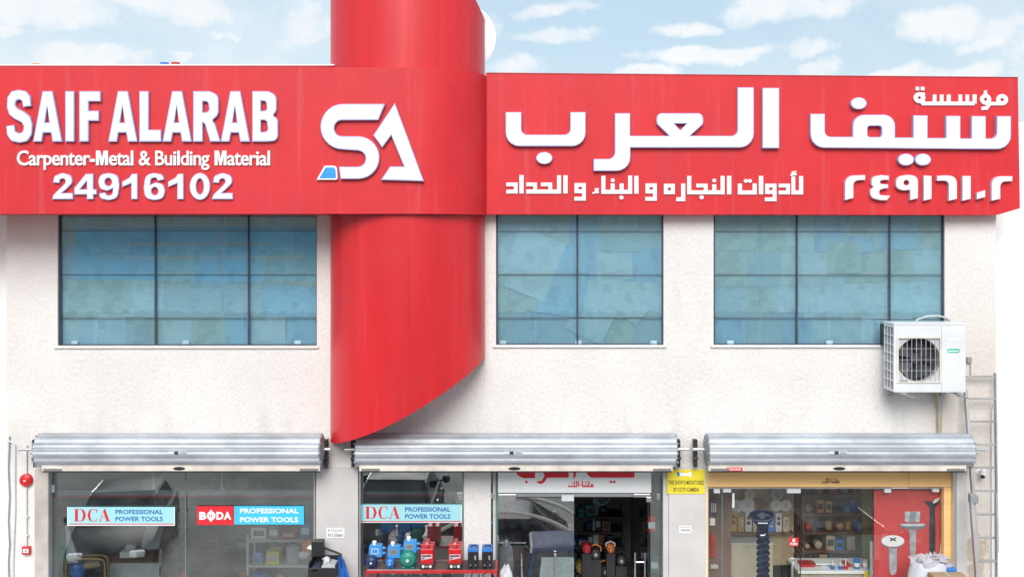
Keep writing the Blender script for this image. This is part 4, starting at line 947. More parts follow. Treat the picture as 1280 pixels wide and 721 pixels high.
# ================================================================== STICKERS ON THE GLASS
def didot(f, y, m, par):
    """high contrast serif D C A in a 0..420 x 0..130 frame"""
    D = [[(0, 0), (75, 0), (115, 8, 20), (140, 65, 45), (115, 122, 20), (75, 130), (0, 130), (0, 125), (14, 125), (14, 5), (0, 5)], [(47, 6), (70, 6), (92, 14, 16), (104, 65, 40), (92, 116, 16), (70, 124), (47, 124)]]
    Cc = [[(262, 38), (256, 38), (250, 14, 10), (222, 5, 12), (195, 12, 14), (184, 65, 40), (195, 118, 14), (222, 125, 12), (252, 116, 10), (265, 98), (270, 101), (254, 124, 10), (220, 132, 12), (176, 124, 20), (150, 65, 45), (176, 6, 20), (220, -2, 12), (240, 2), (254, 8), (258, 0), (262, 0)]]
    A = [[(340, -2), (352, -2), (400, 125), (412, 125), (412, 130), (350, 130), (350, 125), (366, 125), (352, 86), (312, 86), (300, 125), (316, 125), (316, 130), (276, 130), (276, 125), (290, 125)], [(314, 80), (350, 80), (332, 30)]]
    flat([D, Cc, A], f, y, m, par, 'lettering')
def dca(box, label):
    y = YGL - .026; x0, y0, x1, y1 = box; s_ = (x1 - x0) / 135.0
    t = board('glass_sticker', label, 'sticker', box, y, M_cyan, .0015); y -= .0018
    didot(lambda l: [(x0 + (8.2 + p[0] * .112) * s_, y0 + 2.6 + p[1] * .118) + tuple(q * .11 for q in p[2:]) for p in l], y, M_vred, t)
    print_text('PROFESSIONAL', (x0 + 60.5 * s_, y0 + 3.3, x0 + 120 * s_, y0 + 9.0), y, M_vnavy, t, off=.025); print_text('POWER TOOLS', (x0 + 60.5 * s_, y0 + 12.0, x0 + 120 * s_, y0 + 17.8), y, M_vnavy, t, off=.025)
    m_ = MB(); m_.pbox(x0 + 2.6 * s_, y0 + 20.7, x1 - 1.4, y0 + 21.8, y - .001, y); m_.build('underline', M_vred, t)
    m_ = MB(); m_.pbox(x0, y1 - 1.1, x1, y1, y - .001, y, 0); m_.pbox(x1 - 1.1, y0, x1, y1 - 1.2, y - .001, y, 0); m_.pbox(x0, y0, x0 + 1, y1 - 1.2, y - .001, y, 0); m_.build('white_edge', M_vwhite, t)
dca((84, 633.2, 218.6, 656.6), 'pale blue tool sticker with red serif letters on the left shop window')
dca((448.5, 630, 577.4, 652.8), 'pale blue tool sticker with red serif letters above the row of water pumps')
bo = board('glass_sticker', 'red and sky blue tool sticker with white capitals, right side of the left shop window', 'sticker', (292.8, 632, 380, 655), YGL - .025, M_cyan2, .0015)
y = YGL - .0282
m_ = MB(); m_.pbox(246, 632.2, 292.6, 655.7, YGL - .0265, YGL - .025); m_.build('panel', M_vred, bo)
print_text('B', (249, 639.2, 258, 649), y, M_vwhite, bo, off=.05); print_text('D', (270.5, 639.2, 279.6, 649), y, M_vwhite, bo, off=.05); print_text('A', (279.6, 639.2, 289.2, 649), y, M_vwhite, bo, off=.05)
flat([[ell(264, 644.1, 5.6, 5.4, 20), ell(264, 644.1, 2.6, 3.1, 14)]], lambda l: l, y, M_vwhite, bo)
flat([[[(263.7, 636.2), (265.4, 638.2), (266.6, 644.1), (265.4, 650), (263.7, 652), (262, 650), (263, 644.1), (262, 638.2)], [(263.9, 638), (265.4, 644.1), (263.9, 650.2), (264.3, 644.1)]]], lambda l: l, y - .0008, M_vwhite, bo)
print_text('PROFESSIONAL', (300, 634.8, 373.4, 641.2), y, M_vwhite, bo, off=.03); print_text('POWER TOOLS', (300, 645.8, 372.8, 652.2), y, M_vwhite, bo, off=.03)
pu = board('push_sticker', 'small red PUSH sticker on the glass left of the right shop door', 'sticker', (986.5, 671.5, 998, 682), .085, M_vred, .0015)
print_text('PUSH', (988, 677.6, 996.6, 680.8), .0832, M_vwhite, pu, off=.03); flat([[(990.8, 672.8), (993.8, 672.8), (993.8, 676.6), (990.8, 676.6)]], lambda l: l, .0832, M_vwhite, pu, 'printed_hand')

# ================================================================== GOODS OUTSIDE THE MIDDLE SHOP
YT0, YT1 = -.62, -.22; ZT = PZ(712.5, YT0)
tb = thing('display_table', 'dark topped display table with red steel frame in front of the middle window', 'table', (PX(538, -.4), -.4, 0))
m_ = MB(); m_.box(PX(459, YT0), PX(620, YT0), YT0 + .02, YT1, ZT - .012, ZT); m_.build('table_top', mat('worn_board', (.10, .06, .05), .6, var=.3), tb)
m_ = MB(); a, b = PX(457.5, YT0), PX(621.5, YT0); m_.box(a, b, YT0 - .01, YT0 + .018, ZT - .032, ZT + .004); m_.box(a, b, YT1 + .001, YT1 + .02, ZT - .032, ZT - .001); m_.box(a, a + .025, YT0 + .018, YT1, ZT - .032, ZT + .002); m_.box(b - .025, b, YT0 + .018, YT1, ZT - .032, ZT + .002); m_.build('frame', M_redpaint, tb, bevel=.002)
for x in (a, b - .025):
    for y in (YT0 - .008, YT1): m_ = MB(); m_.box(x, x + .025, y, y + .025, 0, ZT - .033); m_.build('leg', M_redpaint, tb)
m_ = MB(); m_.box(PX(459.5, YT0), PX(526, YT0), YT0 + .0, YT0 + .012, ZT + .0045, ZT + .008); m_.build('edge_strip', M_lgrey, tb)
m_ = MB(); m_.box(a + .03, b - .03, YT0 + .03, YT1 - .02, .72, .74); m_.build('shelf', M_bluep, tb)
for i, px_ in enumerate((470, 488, 508, 535, 566)):
    t = thing('boxed_pump', ('grey cylinder motor on the lower shelf, first from the left', 'grey cylinder motor on the lower shelf, second from the left', 'grey cylinder motor on the lower shelf, third from the left', 'grey cylinder motor on the lower shelf, fourth from the left', 'grey cylinder motor on the lower shelf, rightmost')[i], 'motor', (PX(px_, -.5), -.45, .74), 'motors on the lower shelf of the red table')
    x = PX(px_, -.5); m_ = MB(); m_.lathe((x, -.52, .90), (0, 1, 0), [(.03, 0), (.085, .01), (.09, .03), (.09, .18), (.06, .2)], 18); m_.build('motor_casing', M_lgrey, t, smooth=True)
    m_ = MB(); m_.box(x - .06, x + .06, -.5, -.34, .741, .82); m_.build('base', M_greyp, t)
def pump(px, py_box, bw, col_ctrl, col_body, label, kind, rb):
    """surface water pump with an electronic pressure controller on its outlet"""
    y = -.45; x = PX(px, y); t = thing('water_pump', label, 'water pump', (x, y, ZT), 'water pumps on the red table')
    s_ = k(y); zc_ = ZT + rb + .02
    m_ = MB()
    m_.lathe((x, y - .15, zc_), (0, 1, 0), [(.001, -.012), (rb * .34, -.01), (rb * .4, .0), (rb * .8, .01), (rb, .035), (rb, .10), (rb * .8, .12), (rb * .72, .13), (rb * .72, .30), (rb * .5, .33)], 24)
    m_.build('pump_body', col_body, t, smooth=True)
    m_ = MB(); m_.lathe((x, y - .163, zc_ - rb * .06), (0, -1, 0), [(rb * .22, 0), (rb * .22, .012), (rb * .15, .018), (.001, .018)], 14); m_.build('drain_plug', M_lgrey, t, smooth=True)
    m_ = MB(); m_.box(x - rb * .75, x + rb * .75, y - .1, y + .1, ZT + .001, ZT + .022); m_.build('foot', col_body, t, bevel=.004)
    if kind == 'ribbed':
        for q in range(10):
            a = 2 * math.pi * q / 10; m_ = MB(); m_.box(-.006, .006, y - .135, y - .11, rb * .45, rb * .93); m_.v = [(x + v[0] * math.cos(a) + v[2] * math.sin(a), v[1], zc_ - v[0] * math.sin(a) + v[2] * math.cos(a)) for v in m_.v]; m_.build('rib', col_body, t)
    xb = x + (.02 if kind != 'big' else .0); zb_ = PZ(py_box, y); hb = .068
    m_ = MB(); m_.cyl((xb, y, zc_ + rb * .7), (xb, y, zb_ - hb), .019, n=12); m_.lathe((xb, y, zb_ - hb - .03), (0, 0, 1), [(.028, 0), (.028, .02), (.022, .026)], 12); m_.lathe((xb, y, (zc_ + rb + zb_ - hb) / 2 - .02), (0, 0, 1), [(.026, 0), (.026, .016), (.02, .02)], 12); m_.build('outlet_pipe', M_vwhite, t, smooth=True)
    xc = xb + .02; m_ = MB(); m_.solid([rnd([(xc - bw, zb_ - hb, .02), (xc + bw, zb_ - hb, .02), (xc + bw, zb_ + hb, .02), (xc - bw, zb_ + hb, .02)])], y - .06, y + .06); cb = m_.build('controller', col_ctrl, t, bevel=.006)
    m_ = MB(); m_.box(xc - bw * .62, xc + bw * .5, y - .064, y - .058, zb_ - hb * .45, zb_ + hb * .55, 0); m_.box(xc - bw * .5, xc + bw * .35, y - .066, y - .063, zb_ - hb * .25, zb_ + hb * .4, 1); m_.build('display', (M_greyp, mat('lcd_face', (.22, .20, .17), .3)) if kind != 'ribbed' else (M_lgrey, M_lblue), cb)
    for dz in (-.03, .03): m_ = MB(); m_.lathe((xc + bw, y - .02, zb_ + dz), (1, 0, 0), [(.017, 0), (.02, .01), (.02, .025), (.012, .034), (.010, .045)], 12); m_.build('cable_gland', col_ctrl, cb, smooth=True)
    m_ = MB(); m_.lathe((xb, y, zb_ + hb), (0, 0, 1), [(.02, 0), (.02, .018), (.026, .02), (.026, .042), (.018, .045), (.001, .045)], 12); m_.build('cap', M_vwhite, t, smooth=True)
    m_ = MB(); m_.tube([(xc - bw, y - .03, zb_ - .02), (xc - bw - .03, y - .06, zb_ - .06), (xc - bw - .05, y - .05, zc_), (xc - bw - .02, y, ZT + .02)], .006, 6); m_.build('power_cord', M_blackp, t, smooth=True)
pump(466, 687, .078, M_lblue, M_navyp, 'dark navy ribbed water pump with blue controller box, leftmost on the red table', 'ribbed', .068)
pump(489, 688, .078, M_lblue, M_bluep, 'small bright blue water pump with blue controller box, between the navy and green pumps', 'small', .055)
pump(511, 681.5, .078, M_lblue, M_greenp, 'large round green water pump with blue controller box set highest', 'big', .098)
def welder(px, label):
    y = -.5; x = PX(px, y); t = thing('welding_machine', label, 'welding machine', (x, y, ZT), 'red welding machines on the red table'); h = .29; w_ = .078
    z = ZT
    m_ = MB(); m_.box(x - w_ - .003, x + w_ + .003, y - .062, y + .26, z + .001, z + .055); m_.build('base', M_blackp, t, bevel=.008)
    m_ = MB(); m_.box(x - w_, x + w_, y - .06, y + .26, z + .056, z + h - .05); m_.build('casing', M_redp, t, bevel=.010)
    m_ = MB(); m_.solid([[(x - w_ * .82, z + .175), (x + w_ * .82, z + .175), (x + w_ * .82, z + .128), (x + w_ * .25, z + .122), (x - w_ * .82, z + .105)]], y - .065, y - .059, 0); m_.box(x - w_ * .72, x - w_ * .1, y - .067, y - .064, z + .145, z + .165, 1); m_.box(x, x + w_ * .68, y - .067, y - .064, z + .145, z + .168, 1); m_.box(x - w_ * .7, x - w_ * .35, y - .067, y - .064, z + .118, z + .132, 1); m_.build('display', (M_lgrey, M_dark), t)
    for q in range(3): m_ = MB(); m_.box(x + w_ * (-.1 + q * .3), x + w_ * (.08 + q * .3), y - .07, y - .066, z + .149, z + .162); m_.build('indicator', M_vred, t)
    m_ = MB(); m_.box(x - w_, x + w_, y - .055, y - .03, z + h - .02, z + h + .0); m_.box(x - w_ * .2, x + w_ * .2, y - .055, y - .03, z + h - .05, z + h - .02); m_.box(x - w_ * .2, x + w_ * .2, y + .2, y + .22, z + h - .05, z + h - .02); m_.box(x - w_ * .25, x + w_ * .25, y - .03, y + .22, z + h - .018, z + h - .002); m_.build('carry_handle', M_redp, t, bevel=.005)
    m_ = MB(); m_.lathe((x, y - .045, z + h), (0, 0, 1), [(.012, 0), (.012, .015), (.001, .018)], 10); m_.build('knob', M_lgrey, t)
    for sx_ in (-.55, .55): m_ = MB(); m_.lathe((x + w_ * sx_, y - .062, z + .03), (0, -1, 0), [(.016, 0), (.018, .01), (.012, .02), (.001, .02)], 12); m_.build('socket', M_vwhite, t)
    m_ = MB(); m_.box(x - w_ * .2, x + w_ * .15, y - .066, y - .061, z + .022, z + .034); m_.build('nameplate', M_lgrey, t)
    for q in range(3): m_ = MB(); m_.box(x - w_ * .7, x + w_ * .7, y - .063, y - .059, z + .068 + q * .011, z + .071 + q * .011); m_.build('vent_slot', M_redpaint, t)
welder(534, 'red welding machine standing right beside the green pump'); welder(569, 'red welding machine standing left of the two blue and black chargers')
def charger(px, label, tilt):
    y = -.5; x = PX(px, y); t = thing('battery_charger', label, 'charger', (x, y, ZT), 'blue and black chargers on the red table'); z = ZT; w_ = .062
    m_ = MB(); m_.solid([rnd([(x - w_, z + .022, .01), (x + w_, z + .022, .01), (x + w_ * 1.02, z + .20, .02), (x - w_ * 1.02, z + .20, .02)])], y - .06, y + .15); m_.build('casing', M_blackp, t, bevel=.006)
    m_ = MB(); m_.solid([rnd([(x - w_ * 1.06, z + .205), (x + w_ * 1.06, z + .205), (x + w_ * 1.0, z + .236, .02), (x - w_ * 1.0, z + .236, .02)])], y - .065, y + .155); m_.build('cover', M_bluep, t, bevel=.006)
    m_ = MB(); m_.tube([(x - .03, y + .02, z + .236), (x - .02, y + .02, z + .255), (x + .03, y + .02, z + .258), (x + .045, y + .02, z + .236)], .008, 6); m_.build('carry_handle', M_blackp, t, smooth=True)
    m_ = MB(); m_.box(x + w_ * .25, x + w_ * .6, y - .063, y - .0605, z + .11, z + .16); m_.build('label_panel', M_greyp, t)
    for q in (-.5, .5): m_ = MB(); m_.lathe((x + w_ * q, y - .06, z + .045), (0, -1, 0), [(.008, 0), (.009, .006), (.001, .008)], 8); m_.build('terminal', M_steel, t)
    m_ = MB(); m_.box(x - w_ * .9, x + w_ * .9, y - .03, y + .12, z + .001, z + .021); m_.build('foot', M_blackp, t)
    m_ = MB(); m_.tube([(x + .01, y - .062, z + .03), (x + .02, y - .10, z - .01), (x + .0 + tilt, y - .115, z - .06), (x + .04 + tilt, y - .115, z - .16), (x - .02 + tilt, y - .115, z - .3)], .009, 6); m_.tube([(x + .03, y - .062, z + .03), (x + .05, y - .10, z + .0), (x + .08, y - .11, z - .07), (x + .03, y - .115, z - .2)], .008, 6); m_.build('cable', M_blackp, t, smooth=True)
charger(591.5, 'blue topped black charger, left one of the pair before the stucco pillar', -.02); charger(609, 'blue topped black charger, right one of the pair at the right table end', -.05)

def crumple(name, c, rx, ry, h, m, seed, top=None, n=16, rows=7, open_top=False, amp=.14, parent=None):
    """sack-like crumpled mesh"""
    rr = random.Random(seed); m_ = MB(); vs = []; fs = []
    for r_ in range(rows + 1):
        u = r_ / rows; pr = (1 - .25 * (u - .4) ** 2) if open_top else math.sqrt(max(.02, 1 - (abs(u - .45) / .6) ** 2.4))
        for q in range(n):
            a = 2 * math.pi * q / n; f = pr * (1 + rr.uniform(-amp, amp))
            vs.append((c[0] + rx * f * math.cos(a), c[1] + ry * f * math.sin(a), c[2] + h * u + rr.uniform(-1, 1) * h * .05 * (2 if r_ == rows else 1)))
    for r_ in range(rows):
        for q in range(n): fs.append((r_ * n + q, r_ * n + (q + 1) % n, (r_ + 1) * n + (q + 1) % n, (r_ + 1) * n + q))
    fs.append(tuple(range(n))[::-1]); fs.append(tuple(range(rows * n, rows * n + n)))
    m_.add(vs, fs); o = m_.build(name, m, parent, smooth=True); return o
bg_ = crumple('plastic_bag', (PX(632.5, -.4), -.4, PZ(760, -.4)), .085, .07, PZ(708, -.4) - PZ(760, -.4), M_bag, 3)
tag(bg_, 'small crumpled white plastic bag at the right end of the red table', 'bag')
bs = thing('bag_stand', 'thin black stand carrying the small white plastic bag by the glass door', 'stand', (PX(632.5, -.4), -.4, 0))
m_ = MB(); m_.cyl((PX(632.5, -.4), -.4, .01), (PX(632.5, -.4), -.4, PZ(760, -.4) + .02), .02); m_.build('post', M_black, bs); m_ = MB(); m_.lathe((PX(632.5, -.4), -.4, 0), (0, 0, 1), [(.16, 0), (.16, .01), (.03, .02)], 16); m_.build('base', M_black, bs)

# tool cart by the left pillar
yc_ = -.55; ct = thing('tool_cart', 'black upright tool cart with an open tray in front of the left beige pillar', 'cart', (PX(409, yc_), -.4, 0))
x0, x1, zt_ = PX(385, yc_), PX(421, yc_), PZ(704, yc_)
m_ = MB(); m_.box(x0, x1, yc_, -.2, zt_ - .17, zt_ - .16); m_.box(x0, x1, yc_, yc_ + .012, zt_ - .16, zt_ - .05); m_.box(x0, x0 + .012, yc_ + .012, -.2, zt_ - .16, zt_); m_.box(x1 - .012, x1, yc_ + .012, -.2, zt_ - .16, zt_); m_.box(x0, x1, -.2, -.188, zt_ - .16, zt_); m_.build('tray', M_blackp, ct, bevel=.004)
m_ = MB(); m_.tube([(x0 + .01, -.2, .1), (x0 + .01, -.2, zt_ + .09), (x0 + .04, -.2, zt_ + .12), (x1 - .04, -.2, zt_ + .02), (x1 - .01, -.2, zt_ + .01), (x1 - .01, -.2, .1)], .014, 8); m_.build('frame', M_black, ct, smooth=True)
m_ = MB(); m_.box(x0 - .01, x0 + .14, -.3, -.19, zt_ + .0, zt_ + .20); m_.build('side_box', M_blackp, ct, bevel=.01)
for x in (x0 + .03, x1 - .03): m_ = MB(); m_.lathe((x - .015, -.4, .07), (1, 0, 0), [(.02, 0), (.07, .004), (.07, .026), (.02, .03)], 16); m_.build('wheel', M_blackp, ct)
m_ = MB(); m_.box(x0, x1, yc_, -.2, .14, .16); m_.build('shelf', M_blackp, ct)
for i, (a, b, zz, hh, m, lb, nm) in enumerate(((x0 + .03, x0 + .13, zt_ - .155, .10, M_dark, 'dark card pack with a white strip in the cart tray', 'card_pack'), (x0 + .15, x1 - .03, zt_ - .155, .12, M_lgrey, 'white clear wrapped pack filling the right of the cart tray', 'wrapped_pack'), (x0 + .14, x1 - .02, zt_ - .235, .05, mat('ivory_card', (.62, .57, .46), .7), 'cream folded card pack low at the front of the cart', 'card_pack'))):
    yy = -.5 if i < 2 else -.58
    if i == 2:
        m_ = MB(); m_.solid([[(a, zz), (b, zz + .01), (b, zz + hh), (a + .03, zz + hh + .005), (a - .01, zz + hh * .6)]], yc_ - .02, yc_ - .004)
    else:
        m_ = MB(); m_.solid([[(a, zz), (b, zz), (b, zz + hh), (a + (b - a) * .6, zz + hh * 1.12), (a, zz + hh * .9)]], yy, yy + .2)
    o = m_.build(nm, m, bevel=.004, loc=((a + b) / 2, yy, zz)); tag(o, lb, 'package')
m_ = MB(); m_.box(x0 + .045, x0 + .115, yc_ - .006 + .01, yc_ + .0, zt_ - .09, zt_ - .075); m_.build('label_strip', M_vwhite, ct)
o = crumple('rag', (PX(408, -.4), -.4, PZ(703, -.4)), .05, .05, .07, M_bag, 9, n=10, rows=4, amp=.3); tag(o, 'crumpled clear plastic wrap on top of the cart tray', 'wrap')
o = crumple('rag', (PX(389, -.25), -.25, PZ(686, -.25)), .045, .05, .05, M_bag, 19, n=10, rows=4, amp=.3); tag(o, 'white rag on the black box at the left of the cart', 'rag')
bl = MB(); X_ = PX(426, yc_); vs = []; n_ = 6
for r_, (z_, wl, wr) in enumerate(((PZ(697, yc_), -.045, .0), (PZ(703, yc_), -.045, .03), (PZ(712, yc_), -.04, .06), (PZ(724, yc_), -.04, .10), (PZ(745, yc_), -.05, .13))):
    for q in range(n_ + 1): u = q / n_; vs.append((X_ + wl + (wr - wl) * u, yc_ + .05 + .022 * math.sin(q * 2.1 + r_), z_))
fs = [(r_ * 7 + q, r_ * 7 + q + 1, r_ * 7 + q + 8, r_ * 7 + q + 7) for r_ in range(4) for q in range(6)]
N_ = len(vs); vs += [(v[0], v[1] + .012, v[2]) for v in vs]; fs += [tuple(N_ + i for i in reversed(f)) for f in fs]
bl.add(vs, fs); tag(bl.build('cloth', M_cloth, smooth=True, loc=(X_, yc_, PZ(745, yc_))), 'bright blue cloth hanging off the right side of the black cart', 'cloth')
o = crumple('bag', (PX(387, .5), .5, PZ(691, .5)), .10, .09, .19, M_orange, 23, n=12, rows=5); tag(o, 'orange bag inside the left shop just behind the pillar edge', 'bag')
o = crumple('bag', (PX(380, .45), .45, PZ(697, .45)), .08, .07, .09, M_bag, 29, n=12, rows=5); tag(o, 'small white bag under the orange bag in the left shop', 'bag')

# sack of offcuts and carton in front of the right shop
sk = thing('sack', 'white woven sack stuffed with crumpled clear bags before the red poster', 'sack', (PX(1166, -.4), -.4, .9))
zs0, zs1 = PZ(760, -.45), PZ(703, -.45)
crumple('sack_body', (PX(1166, -.45), -.40, zs0), .27, .2, zs1 - zs0, M_bag, 5, n=26, rows=7, open_top=True, amp=.05, parent=sk)
rr = random.Random(4)
for q in range(22):
    a, d_ = rr.uniform(0, 6.28), rr.uniform(.02, .22); cx, cy, cz = PX(1168, -.45) + d_ * 1.15 * math.cos(a), -.40 + d_ * .7 * math.sin(a), zs1 - .03 + rr.uniform(0, .05) + .05 * (1 - d_ / .25)
    m_ = MB(); L_ = rr.uniform(.05, .10); b_ = rr.uniform(0, 3.14); tip = (cx + rr.uniform(-.06, .06), cy + rr.uniform(-.05, .05), cz + rr.uniform(.03, .085))
    p = [(cx + L_ * math.cos(b_ + t_) * (1 if j % 2 else .6), cy + L_ * math.sin(b_ + t_) * .7, cz + rr.uniform(-.02, .03)) for j, t_ in enumerate((0, 1.2, 2.4, 3.6, 4.9))]
    m_.add([tip] + p, [(0, 1, 2), (0, 2, 3), (0, 3, 4), (0, 4, 5), (0, 5, 1), (5, 4, 3, 2, 1)]); m_.build('clear_bag', mat('clear_bag', (.50, .48, .52), .3, var=.15), sk)
m_ = MB(); m_.box(PX(1186, -.62), PX(1197, -.62), -.6, -.5, PZ(716, -.62), PZ(711, -.62)); m_.build('printed_patch', M_bluep, sk, bevel=.01)
def carton(x0, x1, y0, y1, z0, z1, label, m=M_card, flap=True, name='carton', group=None):
    t = thing(name, label, 'box', ((x0 + x1) / 2, (y0 + y1) / 2, z0), group)
    m_ = MB(); m_.box(x0, x1, y0, y1, z0, z1); m_.build('box_body', m, t, bevel=.003)
    m_ = MB(); m_.box((x0 + x1) / 2 - .02, (x0 + x1) / 2 + .02, y0 - .001, y1, z1 + .0005, z1 + .0015); m_.build('tape', M_cream, t)
    return t
carton(PX(1165, -.75), PX(1207, -.75), -.78, -.62, .0, PZ(718.5, -.75), 'tall brown carton edge standing in front of the white sack')
st_ = thing('crate', 'grey crate underneath the white sack at the right shopfront', 'crate', (PX(1166, -.4), -.4, 0))
m_ = MB(); m_.box(PX(1140, -.45), PX(1192, -.45), -.6, -.2, 0, zs0 - .005); m_.build('crate_body', M_greyp, st_, bevel=.01)
for q in range(4): m_ = MB(); z = .15 + q * .2; m_.box(PX(1142, -.45), PX(1190, -.45), -.606, -.601, z, z + .08); m_.build('side_slot', M_dark, st_)

# ================================================================== INSIDE THE LEFT SHOP
def shelf_unit(name, label, x0, x1, y0, y1, h, nsh, m):
    t = thing(name, label, 'shelf', ((x0 + x1) / 2, (y0 + y1) / 2, 0))
    for x in (x0, x1 - .03):
        for y in (y0, y1 - .03): m_ = MB(); m_.box(x, x + .03, y, y + .03, .006, h); m_.build('upright', m, t)
    zs_ = []
    for q in range(nsh): z = .25 + q * (h - .35) / max(1, nsh - 1); m_ = MB(); m_.box(x0 + .031, x1 - .031, y0 + .004, y1 - .004, z, z + .03); m_.build('shelf_board', m, t); zs_.append(z + .03)
    return zs_
GC = [M_redp, M_bluep, M_orange, M_card, M_vwhite, M_teal, M_yel, M_blackp, M_greyp, M_greenp, M_lgrey, M_gold]
GN = {id(M_redp): 'red', id(M_bluep): 'blue', id(M_orange): 'orange', id(M_card): 'brown', id(M_vwhite): 'white', id(M_teal): 'teal', id(M_yel): 'yellow', id(M_blackp): 'black', id(M_greyp): 'grey', id(M_greenp): 'green', id(M_lgrey): 'pale grey', id(M_gold): 'gold', id(M_navyp): 'navy', id(M_brown): 'brown', id(M_cream): 'cream', id(M_redpaint): 'dark red'}
def goods(zs_, x0, x1, y0, where, group, rr, cols=None, big=1.0):
    for r_, z in enumerate(zs_):
        x = x0 + .05; n_in = 0
        while x < x1 - .2:
            w_ = rr.uniform(.10, .22) * big; h = rr.uniform(.10, .24) * min(1, big + .2); m = rr.choice(cols or GC); kind = rr.choice(('b', 'b', 'c', 'd'))
            g = MB(); c = (x + w_ / 2, y0 + .15)
            if kind == 'b':
                g.box(x, x + w_, y0 + .04, y0 + .28, z + .002, z + h); nm, ct_ = 'goods_box', 'box'
                g.box(x + w_ * .15, x + w_ * .85, y0 + .037, y0 + .0405, z + h * .3, z + h * .75, 1)
            elif kind == 'c':
                g.lathe((c[0], c[1], z + .002), (0, 0, 1), [(w_ * .42, 0), (w_ * .45, .01), (w_ * .45, h * .85), (w_ * .4, h * .9), (w_ * .15, h * .95), (w_ * .15, h), (.001, h)], 14); nm, ct_ = 'canister', 'can'
            else:
                g.lathe((c[0], y0 + .06, z + w_ * .45), (0, 1, 0), [(w_ * .1, 0), (w_ * .42, .02), (w_ * .42, .12), (w_ * .3, .14), (w_ * .3, .2)], 16); g.box(c[0] - w_ * .3, c[0] + w_ * .3, y0 + .08, y0 + .2, z + .001, z + .05, 1); nm, ct_ = 'power_tool', 'tool'
            o = g.build(nm, (m, rr.choice((M_vwhite, M_blackp, M_lgrey) if big >= 1 else (M_blackp, M_greyp, M_blackp))), bevel=.004, loc=(c[0], y0 + .15, z))
            tag(o, '%s %s, %s of %s' % (GN[id(m)], {'b': 'boxed item', 'c': 'canister', 'd': 'machine'}[kind], ('bottom shelf', 'second shelf', 'third shelf', 'fourth shelf', 'fifth shelf', 'sixth shelf', 'seventh shelf')[r_], where + ', ' + ('leftmost', 'second from left', 'third from left', 'fourth from left', 'fifth from left', 'sixth from left', 'seventh from left', 'eighth from left', 'ninth from left', 'tenth from left', 'eleventh from left', 'twelfth from left')[min(n_in, 11)]), ct_, group); n_in += 1
            x += w_ + rr.uniform(.01, .08)
rr = random.Random(12)
zs_ = shelf_unit('shelf_rack', 'pale grey metal shelf rack inside the left shop, right side', PX(308, .9), PX(396, .9), .9, 1.3, PZ(668, .9), 4, M_lgrey)
goods(zs_, PX(308, .9), PX(396, .9), .9, 'pale rack in left shop', 'goods on the pale rack', rr)
zs_ = shelf_unit('shelf_rack', 'dark shelf rack against the rear wall of the left shop', PX(215, 3.7), PX(360, 3.7), 3.7, 4.15, 2.3, 5, M_black)
goods(zs_, PX(215, 3.7), PX(360, 3.7), 3.7, 'rear rack in left shop', 'goods on the rear rack of the left shop', rr, big=1.4)
ds = thing('service_desk', 'white service desk with a red brown edge inside the left shop', 'desk', (PX(160, .9), 1, 0))
zd = PZ(700, .7); m_ = MB(); m_.box(PX(137, .7), PX(199, .7), .7, 1.5, .005, zd - .03); m_.build('body', M_lgrey, ds); m_ = MB(); m_.box(PX(136, .7), PX(200, .7), .69, 1.51, zd - .029, zd); m_.build('table_top', M_brown, ds)
m_ = MB(); m_.add([(PX(176, 1.2), 1.2, zd), (PX(198, 1.2), 1.2, zd), (PX(208, 1.5), 1.5, zd + .42), (PX(186, 1.5), 1.5, zd + .42)] + [(PX(176, 1.2), 1.23, zd), (PX(198, 1.2), 1.23, zd), (PX(208, 1.5), 1.53, zd + .42), (PX(186, 1.5), 1.53, zd + .42)], [(0, 1, 2, 3), (7, 6, 5, 4), (0, 4, 5, 1), (1, 5, 6, 2), (2, 6, 7, 3), (3, 7, 4, 0)]); m_.build('sloping_screen', M_lgrey, ds)
tbx = thing('tissue_box', 'small white tissue box on the service desk', 'box', (PX(162, .9), .9, zd)); m_ = MB(); m_.box(PX(153, .9), PX(174, .9), .8, 1.0, zd + .001, zd + .08); m_.build('box_body', M_vwhite, tbx, bevel=.005); crumple('tissue', (PX(163, .9), .9, zd + .081), .08, .06, .07, M_bag, 2, n=10, rows=3, parent=tbx)
chr_ = thing('office_chair', 'dark red office chair behind the service desk', 'chair', (PX(170, 2), 2, 0))
m_ = MB(); m_.solid([rnd([(PX(158, 2), 1.0, .05), (PX(190, 2), 1.0, .05), (PX(194, 2), 1.55, .15), (PX(154, 2), 1.55, .15)])], 2.0, 2.08); m_.build('backrest', mat('maroon_fabric', (.18, .03, .03), .9), chr_, bevel=.02)
m_ = MB(); m_.box(PX(157, 2), PX(191, 2), 1.55, 2.0, .48, .56); m_.build('seat', MATS['maroon_fabric'], chr_, bevel=.02); m_ = MB(); m_.cyl((PX(174, 2), 1.8, .08), (PX(174, 2), 1.8, .48), .03); m_.box(PX(172, 2), PX(176, 2), 2.081, 2.1, .5, 1.2); m_.build('column', M_black, chr_)
for q in range(5): a = q * 1.257; m_ = MB(); m_.cyl((PX(174, 2), 1.8, .08), (PX(174, 2) + .28 * math.cos(a), 1.8 + .28 * math.sin(a), .05), .02, n=6); m_.lathe((PX(174, 2) + .28 * math.cos(a), 1.8 + .28 * math.sin(a) - .01, .035), (0, 1, 0), [(.03, 0), (.03, .02)], 8); m_.build('leg', M_black, chr_)
